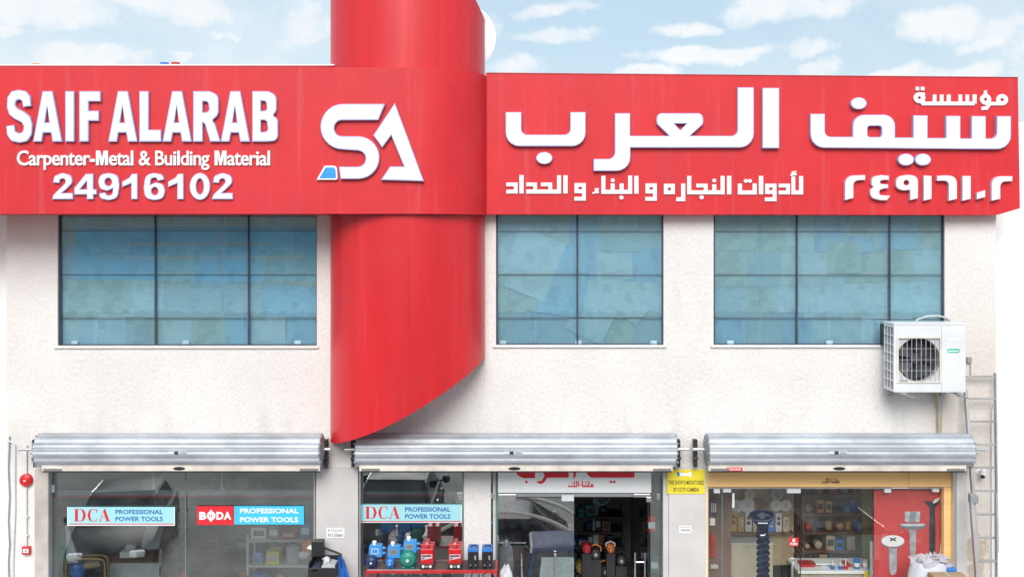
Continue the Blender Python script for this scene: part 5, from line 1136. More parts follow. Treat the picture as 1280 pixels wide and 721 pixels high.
# brooms leaning in the corner
for i, (px_, tp, m, lb, br_c) in enumerate(((67, 640, M_green, 'green bristled broom standing head up at the left edge of the window', .05), (75, 634, M_green, 'bright green broom head, middle of the bundle in the window corner', .06), (84, 650, M_lgrey, 'grey bristled broom, right one of the bundle in the window corner', .06))):
    x = PX(px_, .35); t = thing('broom', lb, 'broom', (x, .35, 0), 'brooms in the window corner')
    z0, z1 = PZ(702, .35), PZ(648 + i * 6, .35)
    m_ = MB(); vs = []; fs = []
    n_ = 10
    for u, rr_ in ((0, br_c * 1.5), (.25, br_c * 1.45), (.6, br_c * .8), (1, .022)):
        for q in range(n_): a = 2 * math.pi * q / n_; e_ = 1 + (.10 if q % 2 else -.06) * (1 - u); vs.append((x + (.05 * (1 - u)) * (i - .6) + rr_ * e_ * math.cos(a), .35 + rr_ * .5 * e_ * math.sin(a), z0 + (z1 - z0) * u))
    for r_ in range(3):
        for q in range(n_): fs.append((r_ * n_ + q, r_ * n_ + (q + 1) % n_, (r_ + 1) * n_ + (q + 1) % n_, (r_ + 1) * n_ + q))
    fs.append(tuple(range(n_))[::-1]); m_.add(vs, fs); m_.build('bristles', m, t)
    m_ = MB(); m_.cyl((x, .35, z1 - .02), (x - .01 + .02 * i, .36, PZ(tp - 30 + 22 * i, .36)), .011, n=8); m_.build('handle', M_lgrey if i != 1 else M_redpaint, t, smooth=True)
    m_ = MB(); m_.lathe((x, .35, z1 - .02), (0, 0, 1), [(.028, 0), (.024, .06), (.014, .07)], 10); m_.build('collar', M_redpaint if i == 1 else M_lgrey, t)
    m_ = MB(); m_.box(x - .07, x + .09, .33, .37, z0 + .06, z0 + .08); m_.build('strap', M_vwhite, t)
    m_ = MB(); m_.cyl((x + .03 * (i - .6), .35, .01), (x + .02 * (i - .6), .35, z0 + .01), .012, n=6); m_.build('lower_handle', M_brown, t)
bn = thing('umbrella_bin', 'dark tall bin holding the brooms in the window corner', 'bin', (PX(75, .35), .35, 0)); m_ = MB(); m_.lathe((PX(75, .35), .35, .006), (0, 0, 1), [(.13, 0), (.16, .6), (.15, .6), (.12, .02)], 18); m_.build('bin_body', M_blackp, bn, smooth=True)
# gold hand truck with a blue bag
ht = thing('hand_truck', 'gold tubular hand truck standing inside the left window', 'hand truck', (PX(108, .4), .4, 0))
for a, b, t_, yy in ((82, 131, 698, .32), (88, 135, 693.5, .55)):
    m_ = MB(); xa, xb = PX(a, yy), PX(b, yy); zt2 = PZ(t_, yy); m_.tube([(xa, yy, .15), (xa, yy, zt2 - .07), (xa + .02, yy, zt2 - .02), (xa + .07, yy, zt2), (xb - .07, yy, zt2), (xb - .02, yy, zt2 - .02), (xb, yy, zt2 - .07), (xb, yy, .15)], .014, 8); m_.build('frame', M_gold, ht, smooth=True)
m_ = MB(); m_.box(PX(82, .3), PX(131, .3), .25, .6, .12, .14); m_.build('toe_plate', M_gold, ht)
for x in (PX(84, .5), PX(129, .5)): m_ = MB(); m_.lathe((x - .02, .6, .09), (1, 0, 0), [(.03, 0), (.09, .005), (.09, .035), (.03, .04)], 16); m_.build('wheel', M_blackp, ht)
o = crumple('bag', (PX(96, .42), .42, PZ(722, .42)), .115, .09, .22, M_bluep, 6, n=16, rows=7, amp=.06); tag(o, 'shiny bright blue bag hung in the gold hand truck', 'bag')
m_ = MB(); m_.tube([(PX(106, .42), .42, PZ(707, .42)), (PX(112, .42), .42, PZ(705, .42)), (PX(126, .42), .42, PZ(703.5, .42))], [.045, .055, .04], 12); tag(m_.build('paper_roll', M_card, smooth=True), 'tan rolled package beside the blue bag in the hand truck', 'roll')
m_ = MB(); m_.box(PX(90, .42), PX(128, .42), .34, .52, PZ(735, .42), PZ(722.4, .42)); tag(m_.build('tool_case', M_greyp, bevel=.02), 'grey case under the blue bag in the gold hand truck', 'case')
m_ = MB(); m_.box(PX(90, .42), PX(128, .42), .34, .52, .142, PZ(736, .42)); tag(m_.build('tool_case', M_navyp, bevel=.02), 'dark case at the bottom of the gold hand truck', 'case')
for i, (px_, tp) in enumerate(((229, 713), (304, 716))):
    x = PX(px_, .5); t = thing('fire_extinguisher', ('red cylinder with narrow neck in the left shop, left of the rack', 'red cylinder with narrow neck in the left shop, beside the pale rack')[i], 'cylinder', (x, .5, 0)); z = PZ(tp, .5)
    m_ = MB(); m_.lathe((x, .5, .006), (0, 0, 1), [(.07, 0), (.075, .03), (.075, z - .16), (.05, z - .08), (.025, z - .05), (.025, z), (.001, z)], 18); m_.build('cylinder', M_redp, t, smooth=True)
    m_ = MB(); m_.tube([(x, .5, z - .02), (x + .06, .49, z - .04), (x + .085, .48, z - .2)], .008, 6); m_.build('hose', M_blackp, t)

# ================================================================== INSIDE THE MIDDLE SHOP
x0, x1 = PX(630, 2.5), PX(782, 2.5)
zs_ = shelf_unit('shelf_rack', 'dark shelf rack facing the open glass door', x0, x1, 2.5, 3.0, PZ(640, 2.5), 5, M_black)
goods(zs_, x0, x1, 2.5, 'rack behind glass door', 'goods behind the glass door', rr, [M_redpaint, M_blackp, M_teal, M_blackp, M_navyp, M_greyp, M_blackp, M_brown, M_navyp], .75)
for i, (px_, z, r_) in enumerate(((733, 1.95, .10), (752, 1.85, .12), (770, 2.0, .09), (741, 2.2, .07), (762, 2.25, .08), (729, 2.35, .06))):
    y = 1.2; x = PX(px_, y); m_ = MB(); m_.tube([(x + r_ * math.cos(a / 8 * 6.283), y + .02 * math.sin(a * .8), z + r_ * 1.3 * math.sin(a / 8 * 6.283)) for a in range(25)], .012 if i % 2 else .018, 6)
    m_.tube([(x, y, z + r_ * 1.3), (x, y, 3.04)], .003, 4)
    tag(m_.build('cable_coil', (M_blackp, M_teal, M_greyp, M_navyp, M_blackp, M_teal)[i], smooth=True, loc=(x, y, z)), ('black cable coil hanging inside the door, lowest left', 'teal hose coil hanging inside the door', 'grey cable coil hanging close to the open door leaf', 'small navy cable coil hanging high inside the door', 'small black cable coil hanging high at the right inside the door', 'small teal coil hanging highest at the left inside the door')[i], 'coil')
cyl_ = thing('interior_column', 'pale square column inside the middle shop', 'column', (PX(745, 2.6), 2.6, 0)); m_ = MB(); m_.box(PX(741, 2.6), PX(748, 2.6), 2.6, 2.8, .005, 3.04); m_.build('shaft', M_greyw, cyl_)
for i, (px_, pz_, r_, m, lb) in enumerate(((733, 684, .06, M_redp, 'red engine machine inside the open doorway, upper left'), (744, 690, .07, M_redpaint, 'dark red machine in the middle of the doorway'), (763, 684, .055, M_orange, 'orange handled machine deep inside the open doorway'), (776, 698, .07, M_teal, 'teal round machine at the right of the doorway'), (727, 708, .08, M_gold, 'yellow brown hose reel at the lower left of the doorway'), (757, 712, .09, M_blackp, 'black round machine low in the doorway'), (768, 716, .07, M_teal, 'teal round machine at the bottom of the doorway'))):
    y = 1.05 + .06 * i; x = PX(px_, y); z = PZ(pz_, y); t = thing('machine', lb, 'machine', (x, y, 0)); q = r_ / .115
    m_ = MB(); m_.lathe((x, y - .1, z), (0, 1, 0), [(.03 * q, 0), (.10 * q, .01), (.115 * q, .04), (.115 * q, .2), (.06 * q, .24)], 18); m_.build('motor_casing', M_blackp if i in (1, 3) else m, t, smooth=True)
    m_ = MB(); m_.lathe((x, y - .104, z), (0, -1, 0), [(.045 * q, 0), (.04 * q, .012), (.001, .016)], 14); m_.build('hub', M_greyp if i % 2 else m, t)
    for w_ in range(4): m_ = MB(); aa = w_ * .785; m_.box(-.10 * q, .10 * q, y - .107, y - .101, -.006, .006); m_.v = [(x + v[0] * math.cos(aa) - v[2] * math.sin(aa), v[1], z + v[0] * math.sin(aa) + v[2] * math.cos(aa)) for v in m_.v]; m_.build('guard_bar', M_blackp, t)
    m_ = MB(); m_.tube([(x - .13 * q, y, z + .02), (x - .12 * q, y, z + .13 * q), (x, y, z + .18 * q), (x + .12 * q, y, z + .13 * q), (x + .13 * q, y, z + .02)], .009, 8); m_.build('handle', (M_blackp, M_orange, M_lgrey, M_blackp)[i % 4], t, smooth=True)
    m_ = MB(); m_.box(x - .12 * q, x + .12 * q, y - .08, y + .16, .006, z - .118 * q); m_.build('base', M_black, t)
for i, (px_, m, lb) in enumerate(((815, M_redp, 'red packet'), (819, M_greenp, 'green packet'))):
    y = .35; x = PX(px_, y); z = PZ((655, 705)[i], y); m_ = MB(); m_.box(x - .06, x + .05, y, y + .08, z - .1, z + .1); m_.box(x - .05, x + .04, y - .003, y - .001, z - .05, z + .03, 1); m_.cyl((x, y + .04, z + .1), (x, y + .04, 3.04), .004, n=4)
    tag(m_.build('packet', (m, M_vwhite), loc=(x, y, z)), lb + ' hanging inside the narrow glass right of the door', 'packet')

# ================================================================== INSIDE THE RIGHT SHOP
YP = .16
ps = thing('poster', 'large red poster with three pictured screws behind the right glass', 'poster', (PX(1135, YP), YP, 1.6))
m_ = MB(); m_.box(PX(1092.5, YP), PX(1175.5, YP), YP, YP + .01, .2, PZ(611.2, YP)); m_.build('panel', mat('poster_red', (.60, .045, .05), .5, var=.04), ps)
cP = cr((1090, 600), 5.9583)
M_pg = mat('print_pale_grey', (.52, .58, .63), .4, var=.2, vscale=12); M_pd = mat('print_dark_slate', (.022, .028, .045), .75, var=.2, vscale=12, spec=.2); M_pm = mat('print_mid_grey', (.17, .19, .22), .7, var=.15); M_ps = mat('print_slate', (.06, .075, .11), .7, var=.2, spec=.2)
def fl(loops, m, lift, n='printed_shape', y=YP - .001, p=None, f=cP): return flat(loops, f, y, m, p or ps, n, lift)
fl([[(125, 490), (185, 490), (185, 660), (175, 695, 8), (150, 705, 8), (138, 695, 8), (130, 660)]], M_pg, .001)
for q in range(11): fl([[(122, 512 + q * 15), (190, 500 + q * 15), (190, 504 + q * 15), (122, 517 + q * 15)]], M_pm, .002, 'printed_thread')
fl([ell(155, 458, 86, 46, 28)], M_pm, .0025); fl([ell(155, 450, 85, 43, 28)], M_face, .003, 'printed_screw_head')
fl([[(132, 430), (145, 425), (156, 434), (172, 424), (182, 430), (168, 440), (182, 448), (170, 452), (155, 444), (138, 453), (130, 446), (143, 438)]], M_pd, .004, 'printed_cross')
fl([[(278, 370), (328, 370), (325, 560), (303, 572), (285, 560)]], M_pg, .001)
for q in range(12): fl([[(274, 385 + q * 15), (332, 376 + q * 15), (332, 380 + q * 15), (274, 390 + q * 15)]], M_pm, .002, 'printed_thread')
fl([[(205, 322), (245, 318), (360, 318), (398, 326), (398, 350), (350, 366, 8), (260, 366, 8), (215, 350)]], M_pm, .0025); fl([[(210, 322), (398, 322), (380, 340), (222, 340)]], M_pg, .003); fl([[(245, 232), (358, 232), (356, 302), (340, 308), (262, 308), (243, 300)]], M_pg, .0035, 'printed_bolt_head'); fl([[(280, 232), (325, 236), (325, 306), (280, 306)]], mat('print_blue_grey', (.28, .33, .40), .4), .0042)
fl([[(385, 155), (505, 155), (470, 205), (470, 545), (450, 562), (428, 545), (428, 205)]], M_pd, .001, 'printed_screw')
for q in range(8): fl([[(420, 300 + q * 30), (476, 288 + q * 30), (478, 294 + q * 30), (422, 308 + q * 30)]], M_pd, .002, 'printed_thread')
fl([[(450, 165), (470, 140), (510, 125), (485, 160), (460, 170)]], M_face, .003, 'printed_glint')
m_ = MB(); yy = .13; m_.tube([(PX(1183, yy), yy, PZ(619, yy)), (PX(1185, yy), yy, PZ(632, yy)), (PX(1183.5, yy), yy, PZ(665, yy)), (PX(1180.5, yy), yy, PZ(696, yy)), (PX(1180, yy), yy, PZ(740, yy))], [.02, .018, .007, .007, .007], 8)
m_.v = [(v[0] - .06, v[1], v[2]) for v in m_.v]
tag(m_.build('hanging_lead', M_vwhite, smooth=True), 'thin white lead with a thick end hanging over the right edge of the red poster', 'cable')
# black screw decal on the glass
yD = .084; dk = thing('screw_sticker', 'tall black countersunk screw sticker on the glass left of the right shop door', 'sticker', (PX(953, yD), yD, 1.6))
cK = cr((880, 600), 5.9583)
LP = [(392, 388), (392, 330)]; 
body = [(395, 322), (480, 322), (478, 395)]; 
for q in range(9): body += [(490, 405 + q * 43), (490, 422 + q * 43), (478, 434 + q * 43)]
for q in range(8, -1, -1): body += [(402, 434 + q * 43), (390, 425 + q * 43), (390, 408 + q * 43)]
fK = lambda loops, m, lift, n='printed_shape': flat(loops, cK, yD, m, dk, n, lift)
fK([body], M_pd, .001, 'printed_shank'); fK([[(335, 275), (525, 275), (480, 335), (395, 335)]], M_pd, .002, 'printed_neck'); fK([ell(430, 262, 100, 47, 30)], M_ps, .003, 'printed_screw_head'); fK([ell(430, 258, 92, 38, 30)], M_pd, .004, 'printed_screw_head')
fK([[(385, 255), (410, 250), (420, 238), (445, 238), (450, 250), (480, 250), (490, 262), (455, 268), (448, 285), (418, 285), (412, 268)]], M_ps, .005, 'printed_cross')
for q in range(8): fK([[(402, 430 + q * 43), (480, 416 + q * 43), (482, 420 + q * 43), (404, 437 + q * 43)]], M_ps, .002, 'printed_thread')
fK([[(400, 315), (478, 315), (470, 321), (405, 321)]], M_face, .003, 'printed_glint'); fK([[(415, 405), (450, 402), (462, 394), (450, 411), (425, 413)]], M_face, .003, 'printed_glint')
# stock board with spools, racks, counter
rr = random.Random(31)
pb = thing('peg_board', 'tan display board on the back wall behind the black screw sticker', 'board', (PX(945, 1.1), 1.1, 1.5))
m_ = MB(); m_.box(PX(912, 1.1), PX(992, 1.1), 1.1, 1.13, .9, PZ(610, 1.1)); m_.build('panel', mat('tan_board', (.40, .31, .19), .7, var=.1), pb)
for i, (px_, py_, r_, m, lb) in enumerate(((921, 632, .055, M_lgrey, 'pale grinding disc low left on the tan board'), (934.5, 631, .065, M_lgrey, 'pale grinding disc in the middle of the tan board'), (951, 631, .06, M_brown, 'brown grinding disc on the tan board above the screw sticker'), (937, 617, .045, M_cream, 'cream disc high on the tan board'), (971, 617, .055, M_greyp, 'grey disc high at the right of the tan board'), (970, 631, .05, M_lgrey, 'bright disc on the tan board, left of a matching one'), (982, 631, .05, M_lgrey, 'bright disc at the far right of the tan board'))):
    y = 1.04; c = (PX(px_, y), y, PZ(py_, y)); m_ = MB(); m_.lathe(c, (0, -1, 0), [(r_ * 1.6, 0), (r_ * 1.6, .01), (r_ * .6, .012), (r_ * .55, .004), (r_ * .2, .004), (r_ * .2, .03), (.001, .03)], 22)
    tag(m_.build('grinding_disc', m, loc=c), lb, 'disc')
for i in range(8):
    y = 1.02; px_ = 917 + i * 9.4; z = PZ(664, y); m = (M_gold, M_gold, M_lgrey, M_cream, M_lgrey, M_bluep, M_lgrey, M_cream)[i]; h = (.28, .20, .26, .22, .27, .18, .25, .2)[i]; x = PX(px_, y)
    t = thing('packet', ('gold lock packet, leftmost in the row under the discs', 'gold lock packet, second in the row under the discs', 'silver lock packet in the row under the discs', 'cream packet next to the screw sticker', 'silver packet right of the screw sticker', 'blue packet in the row under the discs', 'silver packet near the right of the row under the discs', 'cream packet, rightmost in the row under the discs')[i], 'packet', (x, y, z))
    m_ = MB(); m_.box(x - .042, x + .042, y, y + .03, z, z + h); m_.build('card', m, t); m_ = MB(); m_.lathe((x, y - .001, z + h * .45), (0, -1, 0), [(.025, 0), (.02, .02), (.001, .022)], 12); m_.box(x - .02, x + .02, y - .015, y - .001, z + h * .65, z + h * .8); m_.build('lock_body', M_steel if i % 2 else M_brown, t)
lg = thing('ledge', 'narrow ledge under the packets on the tan board', 'shelf', (PX(945, 1.0), 1.0, PZ(664, 1.02))); m_ = MB(); m_.box(PX(912, 1.0), PX(992, 1.0), .96, 1.099, PZ(664, 1.02) - .02, PZ(664, 1.02) - .001); m_.build('board', M_brown, lg)
cb_ = thing('cabinet', 'cream low cabinet with a bluish top behind the black screw sticker', 'cabinet', (PX(930, .9), 1, 0))
m_ = MB(); m_.box(PX(913, .8), PX(966, .8), .8, 1.4, .006, PZ(680, .8)); m_.build('body', M_cream, cb_); m_ = MB(); m_.box(PX(912, .8), PX(967, .8), .79, 1.41, PZ(680, .8) + .001, PZ(680, .8) + .02); m_.build('table_top', M_lgrey, cb_)
zs_ = shelf_unit('shelf_rack', 'brown wooden stock rack deep inside the right shop', PX(1003, 1.25), PX(1092, 1.25), 1.25, 1.65, PZ(612, 1.25), 7, M_brown)
m_ = MB(); m_.box(PX(1002, 1.25), PX(1094, 1.25), 1.66, 1.69, .01, 3.04); wp_ = m_.build('wall_panel', mat('warm_panel', (.34, .20, .10), .7, var=.2, stretch=(1, 1, .3)), B)
M_amber = mat('amber_plastic', (.55, .25, .07), .5, var=.1); GN[id(M_amber)] = 'amber'
goods(zs_, PX(1003, 1.25), PX(1092, 1.25), 1.25, 'brown rack in right shop', 'goods on the brown rack', rr, [M_bluep, M_amber, M_orange, M_card, M_lgrey, M_card, M_amber, M_navyp, M_redp, M_cream], .62)
bk_ = thing('hanging_board', 'brown wooden side board with small hung goods at the left of the right shop', 'board', (PX(896, .5), .5, 1)); m_ = MB(); m_.box(PX(886, .5), PX(914, .5), .5, .53, .01, PZ(612, .5)); m_.build('panel', mat('walnut_board', (.17, .10, .08), .7, var=.2, stretch=(1, 1, .3)), bk_)
for i, (px_, py_, w_, h, m, lb) in enumerate(((892, 634, .09, .2, M_navyp, 'dark blister pack hung on the brown side board, upper'), (890.5, 652, .07, .09, M_vwhite, 'white blister pack hung on the brown side board'), (891, 682, .05, .28, M_redp, 'long red tool hung on the brown side board'), (893, 708, .10, .05, M_lgrey, 'silver trowel hung low on the brown side board'))):
    y = .46; x = PX(px_, y); z = PZ(py_, y); m_ = MB(); m_.box(x - w_ / 2, x + w_ / 2, y, y + .03, z - h / 2, z + h / 2)
    for q in range(3): m_.box(x - w_ * .35 + q * w_ * .28, x - w_ * .2 + q * w_ * .28, y - .01, y - .001, z - h * .3, z + h * .3, 1)
    m_.cyl((x, y + .02, z + h / 2), (x, y + .045, z + h / 2 + .03), .004, n=5); tag(m_.build('hung_tool', (m, M_lgrey if i == 0 else m), bevel=.003, loc=(x, y, z)), lb, 'tool')
ob = thing('ochre_wall_panel', 'olive ochre wall panel left of the red poster', 'panel', (PX(1080, 1.2), 1.2, 0)); m_ = MB(); m_.box(PX(1078, 1.2), PX(1093, 1.2), 1.2, 1.24, .01, 3.0); m_.build('panel', mat('ochre', (.28, .22, .09), .8), ob)
tk = thing('counter', 'long white counter edge across the right shop door', 'counter', (PX(1045, .6), .6, 0)); zk = PZ(713, .45)
m_ = MB(); m_.box(PX(998, .45), PX(1096, .45), .45, 1.0, zk - .04, zk); m_.build('table_top', M_vwhite, tk, bevel=.006); m_ = MB(); m_.box(PX(1001, .5), PX(1092, .5), .5, .95, .006, zk - .041); m_.build('body', M_cream, tk)
m_ = MB(); m_.box(PX(1080, .45), PX(1090, .45), .443, .449, zk - .5, zk - .002); m_.build('corner_strip', M_yel, tk)
for i, (px_, r_, h, m, lb) in enumerate(((1071, .045, .12, M_bluep, 'blue cup with a white band on the counter'), (1082, .042, .11, M_lgrey, 'pale grey cup on the counter beside the blue one'))):
    y = .55; x = PX(px_, y); t = thing('cup', lb, 'cup', (x, y, zk)); m_ = MB(); m_.lathe((x, y, zk + .001), (0, 0, 1), [(r_ * .8, 0), (r_, h), (r_ * .9, h), (r_ * .7, .01)], 18); m_.build('cup_body', m, t, smooth=True); m_ = MB(); m_.lathe((x, y, zk + .03), (0, 0, 1), [(r_ * .87, 0), (r_ * .96, .05)], 18); m_.build('label_band', M_vwhite, t, smooth=True)
for i, px_ in enumerate((1040.5, 1050.5, 1057)):
    y = .52; x = PX(px_, y); t = thing('screwdriver', ('screwdriver with blue base upright on the counter, left of three', 'screwdriver with blue base upright on the counter, middle of three', 'screwdriver with red base upright on the counter, right of three')[i], 'tool', (x, y, zk), 'screwdrivers on the counter')
    m_ = MB(); m_.lathe((x, y, zk + .001), (0, 0, 1), [(.03, 0), (.03, .03), (.02, .04)], 12); m_.build('handle', (M_bluep, M_bluep, M_redp)[i], t); m_ = MB(); m_.cyl((x, y, zk + .04), (x + .004, y, zk + (.12, .10, .14)[i]), .007, n=8); m_.build('blade', M_vwhite, t)
for i, (a, b, h, m, lb) in enumerate(((1002, 1019, .035, M_redpaint, 'thin stack of pink red papers at the left of the counter'), (1020, 1044, .05, M_vwhite, 'white tray on the counter'), (1058, 1064, .03, M_redp, 'small red box on the counter beside the screwdrivers'))):
    y = .6; m_ = MB(); m_.solid([[(PX(a, y), zk + .001 + (h if i == 1 else 0) * .6), (PX(b, y), zk + .001 + (h if i == 1 else 0) * .6), (PX(b, y) , zk + h), (PX(a, y), zk + h)]], y, y + .2)
    if i == 1: m_.cyl((PX(29 + 1003, y), y + .1, zk + .001), (PX(1032, y), y + .1, zk + .03), .06, .08)
    tag(m_.build(('paper_stack', 'tray', 'small_box')[i], m, loc=(PX(a, y), y, zk)), lb, ('papers', 'tray', 'box')[i])
chb = thing('office_chair', 'black office chair behind the counter in the right shop', 'chair', (PX(970, 1.3), 1.3, 0)); x = PX(975, 1.3)
m_ = MB(); m_.solid([rnd([(x - .22, .95, .06), (x + .22, .95, .06), (x + .18, 1.6, .15), (x - .18, 1.6, .15)])], 1.5, 1.56); m_.build('backrest', mat('brown_leather', (.22, .15, .08), .5), chb, bevel=.02); m_ = MB(); m_.box(x - .24, x + .24, 1.05, 1.5, .48, .58); m_.build('seat', M_black, chb, bevel=.02); m_ = MB(); m_.cyl((x, 1.3, .06), (x, 1.3, .48), .03); m_.box(x - .25, x + .25, 1.27, 1.33, .03, .06); m_.box(x - .03, x + .03, 1.05, 1.55, .03, .06); m_.build('base', M_black, chb)
m_ = MB(); m_.tube([(PX(1092, .3) - .02, .3, .1), (PX(1092, .3) - .02, .3, PZ(676, .3))], .028, 12); tag(m_.build('cardboard_tube', M_lgrey, smooth=True), 'pale grey upright tube standing against the left edge of the red poster', 'tube')

# lights inside the right shop are off; small things on the roof edge
for i, (px_, m, h, lb, nm) in enumerate(((205, M_bluep, .028, 'small blue tin just showing above the left sign band', 'paint_tin'), (219, M_redpaint, .03, 'small dark red tin just showing above the left sign band', 'paint_tin'), (45, M_orange, .014, 'low orange tin just showing above the left sign band', 'paint_tin'))):
    x = PX(px_, -.3); z0 = PZ(83, -.3) + .016; m_ = MB(); m_.lathe((x, -.28, z0), (0, 0, 1), [(.05, 0), (.052, .004), (.05, .008), (.05, h - .006), (.053, h), (.001, h - .003)], 14); tag(m_.build(nm, m, loc=(x, -.28, z0)), lb, 'tin')

# ================================================================== ACROSS THE STREET (seen mirrored in the glass)
M_cg = mat('car_glass', (.012, .016, .02), .06, var=.1, spec=.8)
M_tyre = mat('tyre', (.02, .02, .02), .8); M_chrome = mat('chrome', (.85, .84, .82), .3, .6, var=.02)
def car(x, y, head, paint, label, L=4.3, Wd=.86, hatch=False, shade=False, roof=None, arch=False, fdx=1.15, rdx=1.9):
    """car built along +X (front), rotated by head"""
    t = thing('parked_car', label, 'car', (x, y, ZS), 'cars parked in the street'); t.rotation_euler = (0, 0, R(head)); O = Vector((x, y, ZS))
    def bld(m_, n, m, par=t, **kw):
        m_.v = [(v[0] + x, v[1] + y, v[2] + ZS) for v in m_.v]
        me_o = m_.build(n, m, None, **kw)
        for vtx in me_o.data.vertices: vtx.co -= O
        me_o.parent = t if par is t else par; return me_o
    H = L / 2; st_ = [(-H, .62, .42, .62), (-H + .06, .74, .34, .86), (-H + .35, .83, .28, .96), (-H * .45, .86, .24, .95), (0, .86, .22, .94), (H * .45, .86, .24, .93), (H - .75, .84, .26, .88), (H - .25, .78, .28, .76), (H - .04, .68, .34, .64), (H, .58, .42, .56)]
    m_ = MB(); vs = []; fs = []; nn = 10
    for sx_, hw, z0, z1 in st_:
        hw = hw * Wd / .86; zm = (z0 + z1) / 2
        for (a, b) in ((-.85, z0), (-.97, z0 + .08), (-1, zm), (-.95, z1 - .06), (-.82, z1), (.82, z1), (.95, z1 - .06), (1, zm), (.97, z0 + .08), (.85, z0)): vs.append((sx_, a * hw, b))
    for r_ in range(len(st_) - 1):
        for q in range(nn): fs.append((r_ * nn + q, (r_ + 1) * nn + q, (r_ + 1) * nn + (q + 1) % nn, r_ * nn + (q + 1) % nn))
    fs += [tuple(range(nn)), tuple(range((len(st_) - 1) * nn, len(st_) * nn))[::-1]]
    m_.add(vs, fs); bld(m_, 'body', paint, smooth=True)
    # greenhouse: belt ring and roof ring
    rb_ = -H + (.12 if hatch else .75); rt = -H + (.42 if hatch else 1.25); ft = H - rdx; fb = H - fdx
    bz, tz = .93, 1.42; hb, htp = Wd - .07, Wd - .24
    B_ = [(rb_, -hb, bz), (fb, -hb, bz), (fb, hb, bz), (rb_, hb, bz)]; T_ = [(rt, -htp, tz - .02), (ft, -htp, tz), (ft, htp, tz), (rt, htp, tz - .02)]
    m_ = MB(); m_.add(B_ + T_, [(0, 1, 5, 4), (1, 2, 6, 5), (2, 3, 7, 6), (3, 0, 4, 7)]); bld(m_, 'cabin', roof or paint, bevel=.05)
    m_ = MB(); mid = [((rt + ft) / 2, -htp * .5, tz + .045), ((rt + ft) / 2, htp * .5, tz + .045)]
    gx = [rt + (ft - rt) * u for u in (0, .1, .35, .65, .9, 1)]; gh = [(-1, 0), (-.85, .03), (-.4, .055), (.4, .055), (.85, .03), (1, 0)]; vs = []
    for i, xx in enumerate(gx): 
        e_ = math.sin(math.pi * min(max(i / 5, .0), 1)) * .5 + .5 if 0 < i < 5 else .0
        for a, dz in gh: vs.append((xx, a * htp, tz - .01 + dz * e_))
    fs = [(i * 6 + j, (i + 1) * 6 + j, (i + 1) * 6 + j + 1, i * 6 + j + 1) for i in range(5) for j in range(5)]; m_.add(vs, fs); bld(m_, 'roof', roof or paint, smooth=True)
    def quad_in(a, b, c, d, s0, s1, t0, t1, n, m, off=.012, th=None):
        a, b, c, d = map(Vector, (a, b, c, d)); f = lambda u, v: (a * (1 - u) + b * u) * (1 - v) + (d * (1 - u) + c * u) * v
        nrm = (b - a).cross(d - a).normalized(); cen = (a + b + c + d) / 4
        if nrm.dot(cen - Vector((0, 0, .9))) < 0: nrm = -nrm
        p = [f(s0, t0), f(s1, t0), f(s1, t1), f(s0, t1)]; q = [v + nrm * off for v in p]; m__ = MB(); m__.add(q + [v - nrm * .006 for v in p], [(0, 1, 2, 3), (7, 6, 5, 4), (0, 4, 5, 1), (1, 5, 6, 2), (2, 6, 7, 3), (3, 7, 4, 0)]); return bld(m__, n, m)
    for sgn in (0, 1):
        a, b, c, d = (B_[0], B_[1], T_[1], T_[0]) if sgn == 0 else (B_[3], B_[2], T_[2], T_[3])
        quad_in(a, b, c, d, .05, .47, .10, .88, 'side_window', M_cg); quad_in(a, b, c, d, .51, .93, .10, .88, 'side_window', M_cg)
        quad_in(a, b, c, d, .03, .97, .88, 1.0, 'window_trim', M_chrome, .02); quad_in(a, b, c, d, .03, .97, .02, .07, 'window_trim', M_chrome, .02)
        m_ = MB(); sy = -1 if sgn == 0 else 1; m_.lathe((fb - .25, sy * (Wd + .10), 1.0), (1, 0, 0), [(.03, -.08), (.09, -.05), (.10, 0), (.05, .07), (.001, .08)], 12); m_.box(fb - .28, fb - .22, sy * (Wd - .08), sy * (Wd + .05), .95, .99); bld(m_, 'mirror', paint, smooth=True)
        if arch:
            m_ = MB(); pts = []
            for q in range(25):
                u = q / 24; xx = rb_ + .1 + (fb + .25 - rb_ - .1) * u; zz = bz + (tz - bz + .06) * math.sin(math.pi * u) ** .62
                f_ = (zz - bz) / (tz - bz); pts.append((xx, sy_(sgn) * (hb + (htp - hb) * min(1, f_) + .03), zz))
            m_.tube(pts, .038, 6); bld(m_, 'arch_trim', M_archt, smooth=True)
        for xx in (-.15, .95): m_ = MB(); m_.box(xx - .35 - .1, xx - .35 + .06, sy * (Wd - .005), sy * (Wd + .02), .82, .85); bld(m_, 'handle', M_chrome)
        for xx in (-H + .8, H - .85):
            m_ = MB(); m_.lathe((xx, sy * (Wd - .17), .32), (0, sy, 0), [(.2, 0), (.31, .01), (.325, .05), (.325, .15), (.30, .18), (.2, .185)], 22); w_ = bld(m_, 'wheel', M_tyre, smooth=True)
            m_ = MB(); m_.lathe((xx, sy * (Wd + .012), .32), (0, sy, 0), [(.2, 0), (.19, .01), (.05, .002), (.001, .008)], 18); bld(m_, 'rim', M_alu2, w_)
        m_ = MB(); m_.box(H - .16, H - .02, sy * .42, sy * .70, .58, .70); bld(m_, 'headlight', M_face, bevel=.03); m_ = MB(); m_.box(-H - .0, -H + .12, sy * .50, sy * .76, .70, .86); bld(m_, 'tail_light', M_redp, bevel=.02)
    quad_in(B_[1], B_[2], T_[2], T_[1], .05, .95, .06, .93, 'windscreen', M_cg); quad_in(B_[3], B_[0], T_[0], T_[3], .06, .94, .08, .9, 'rear_window', M_cg)
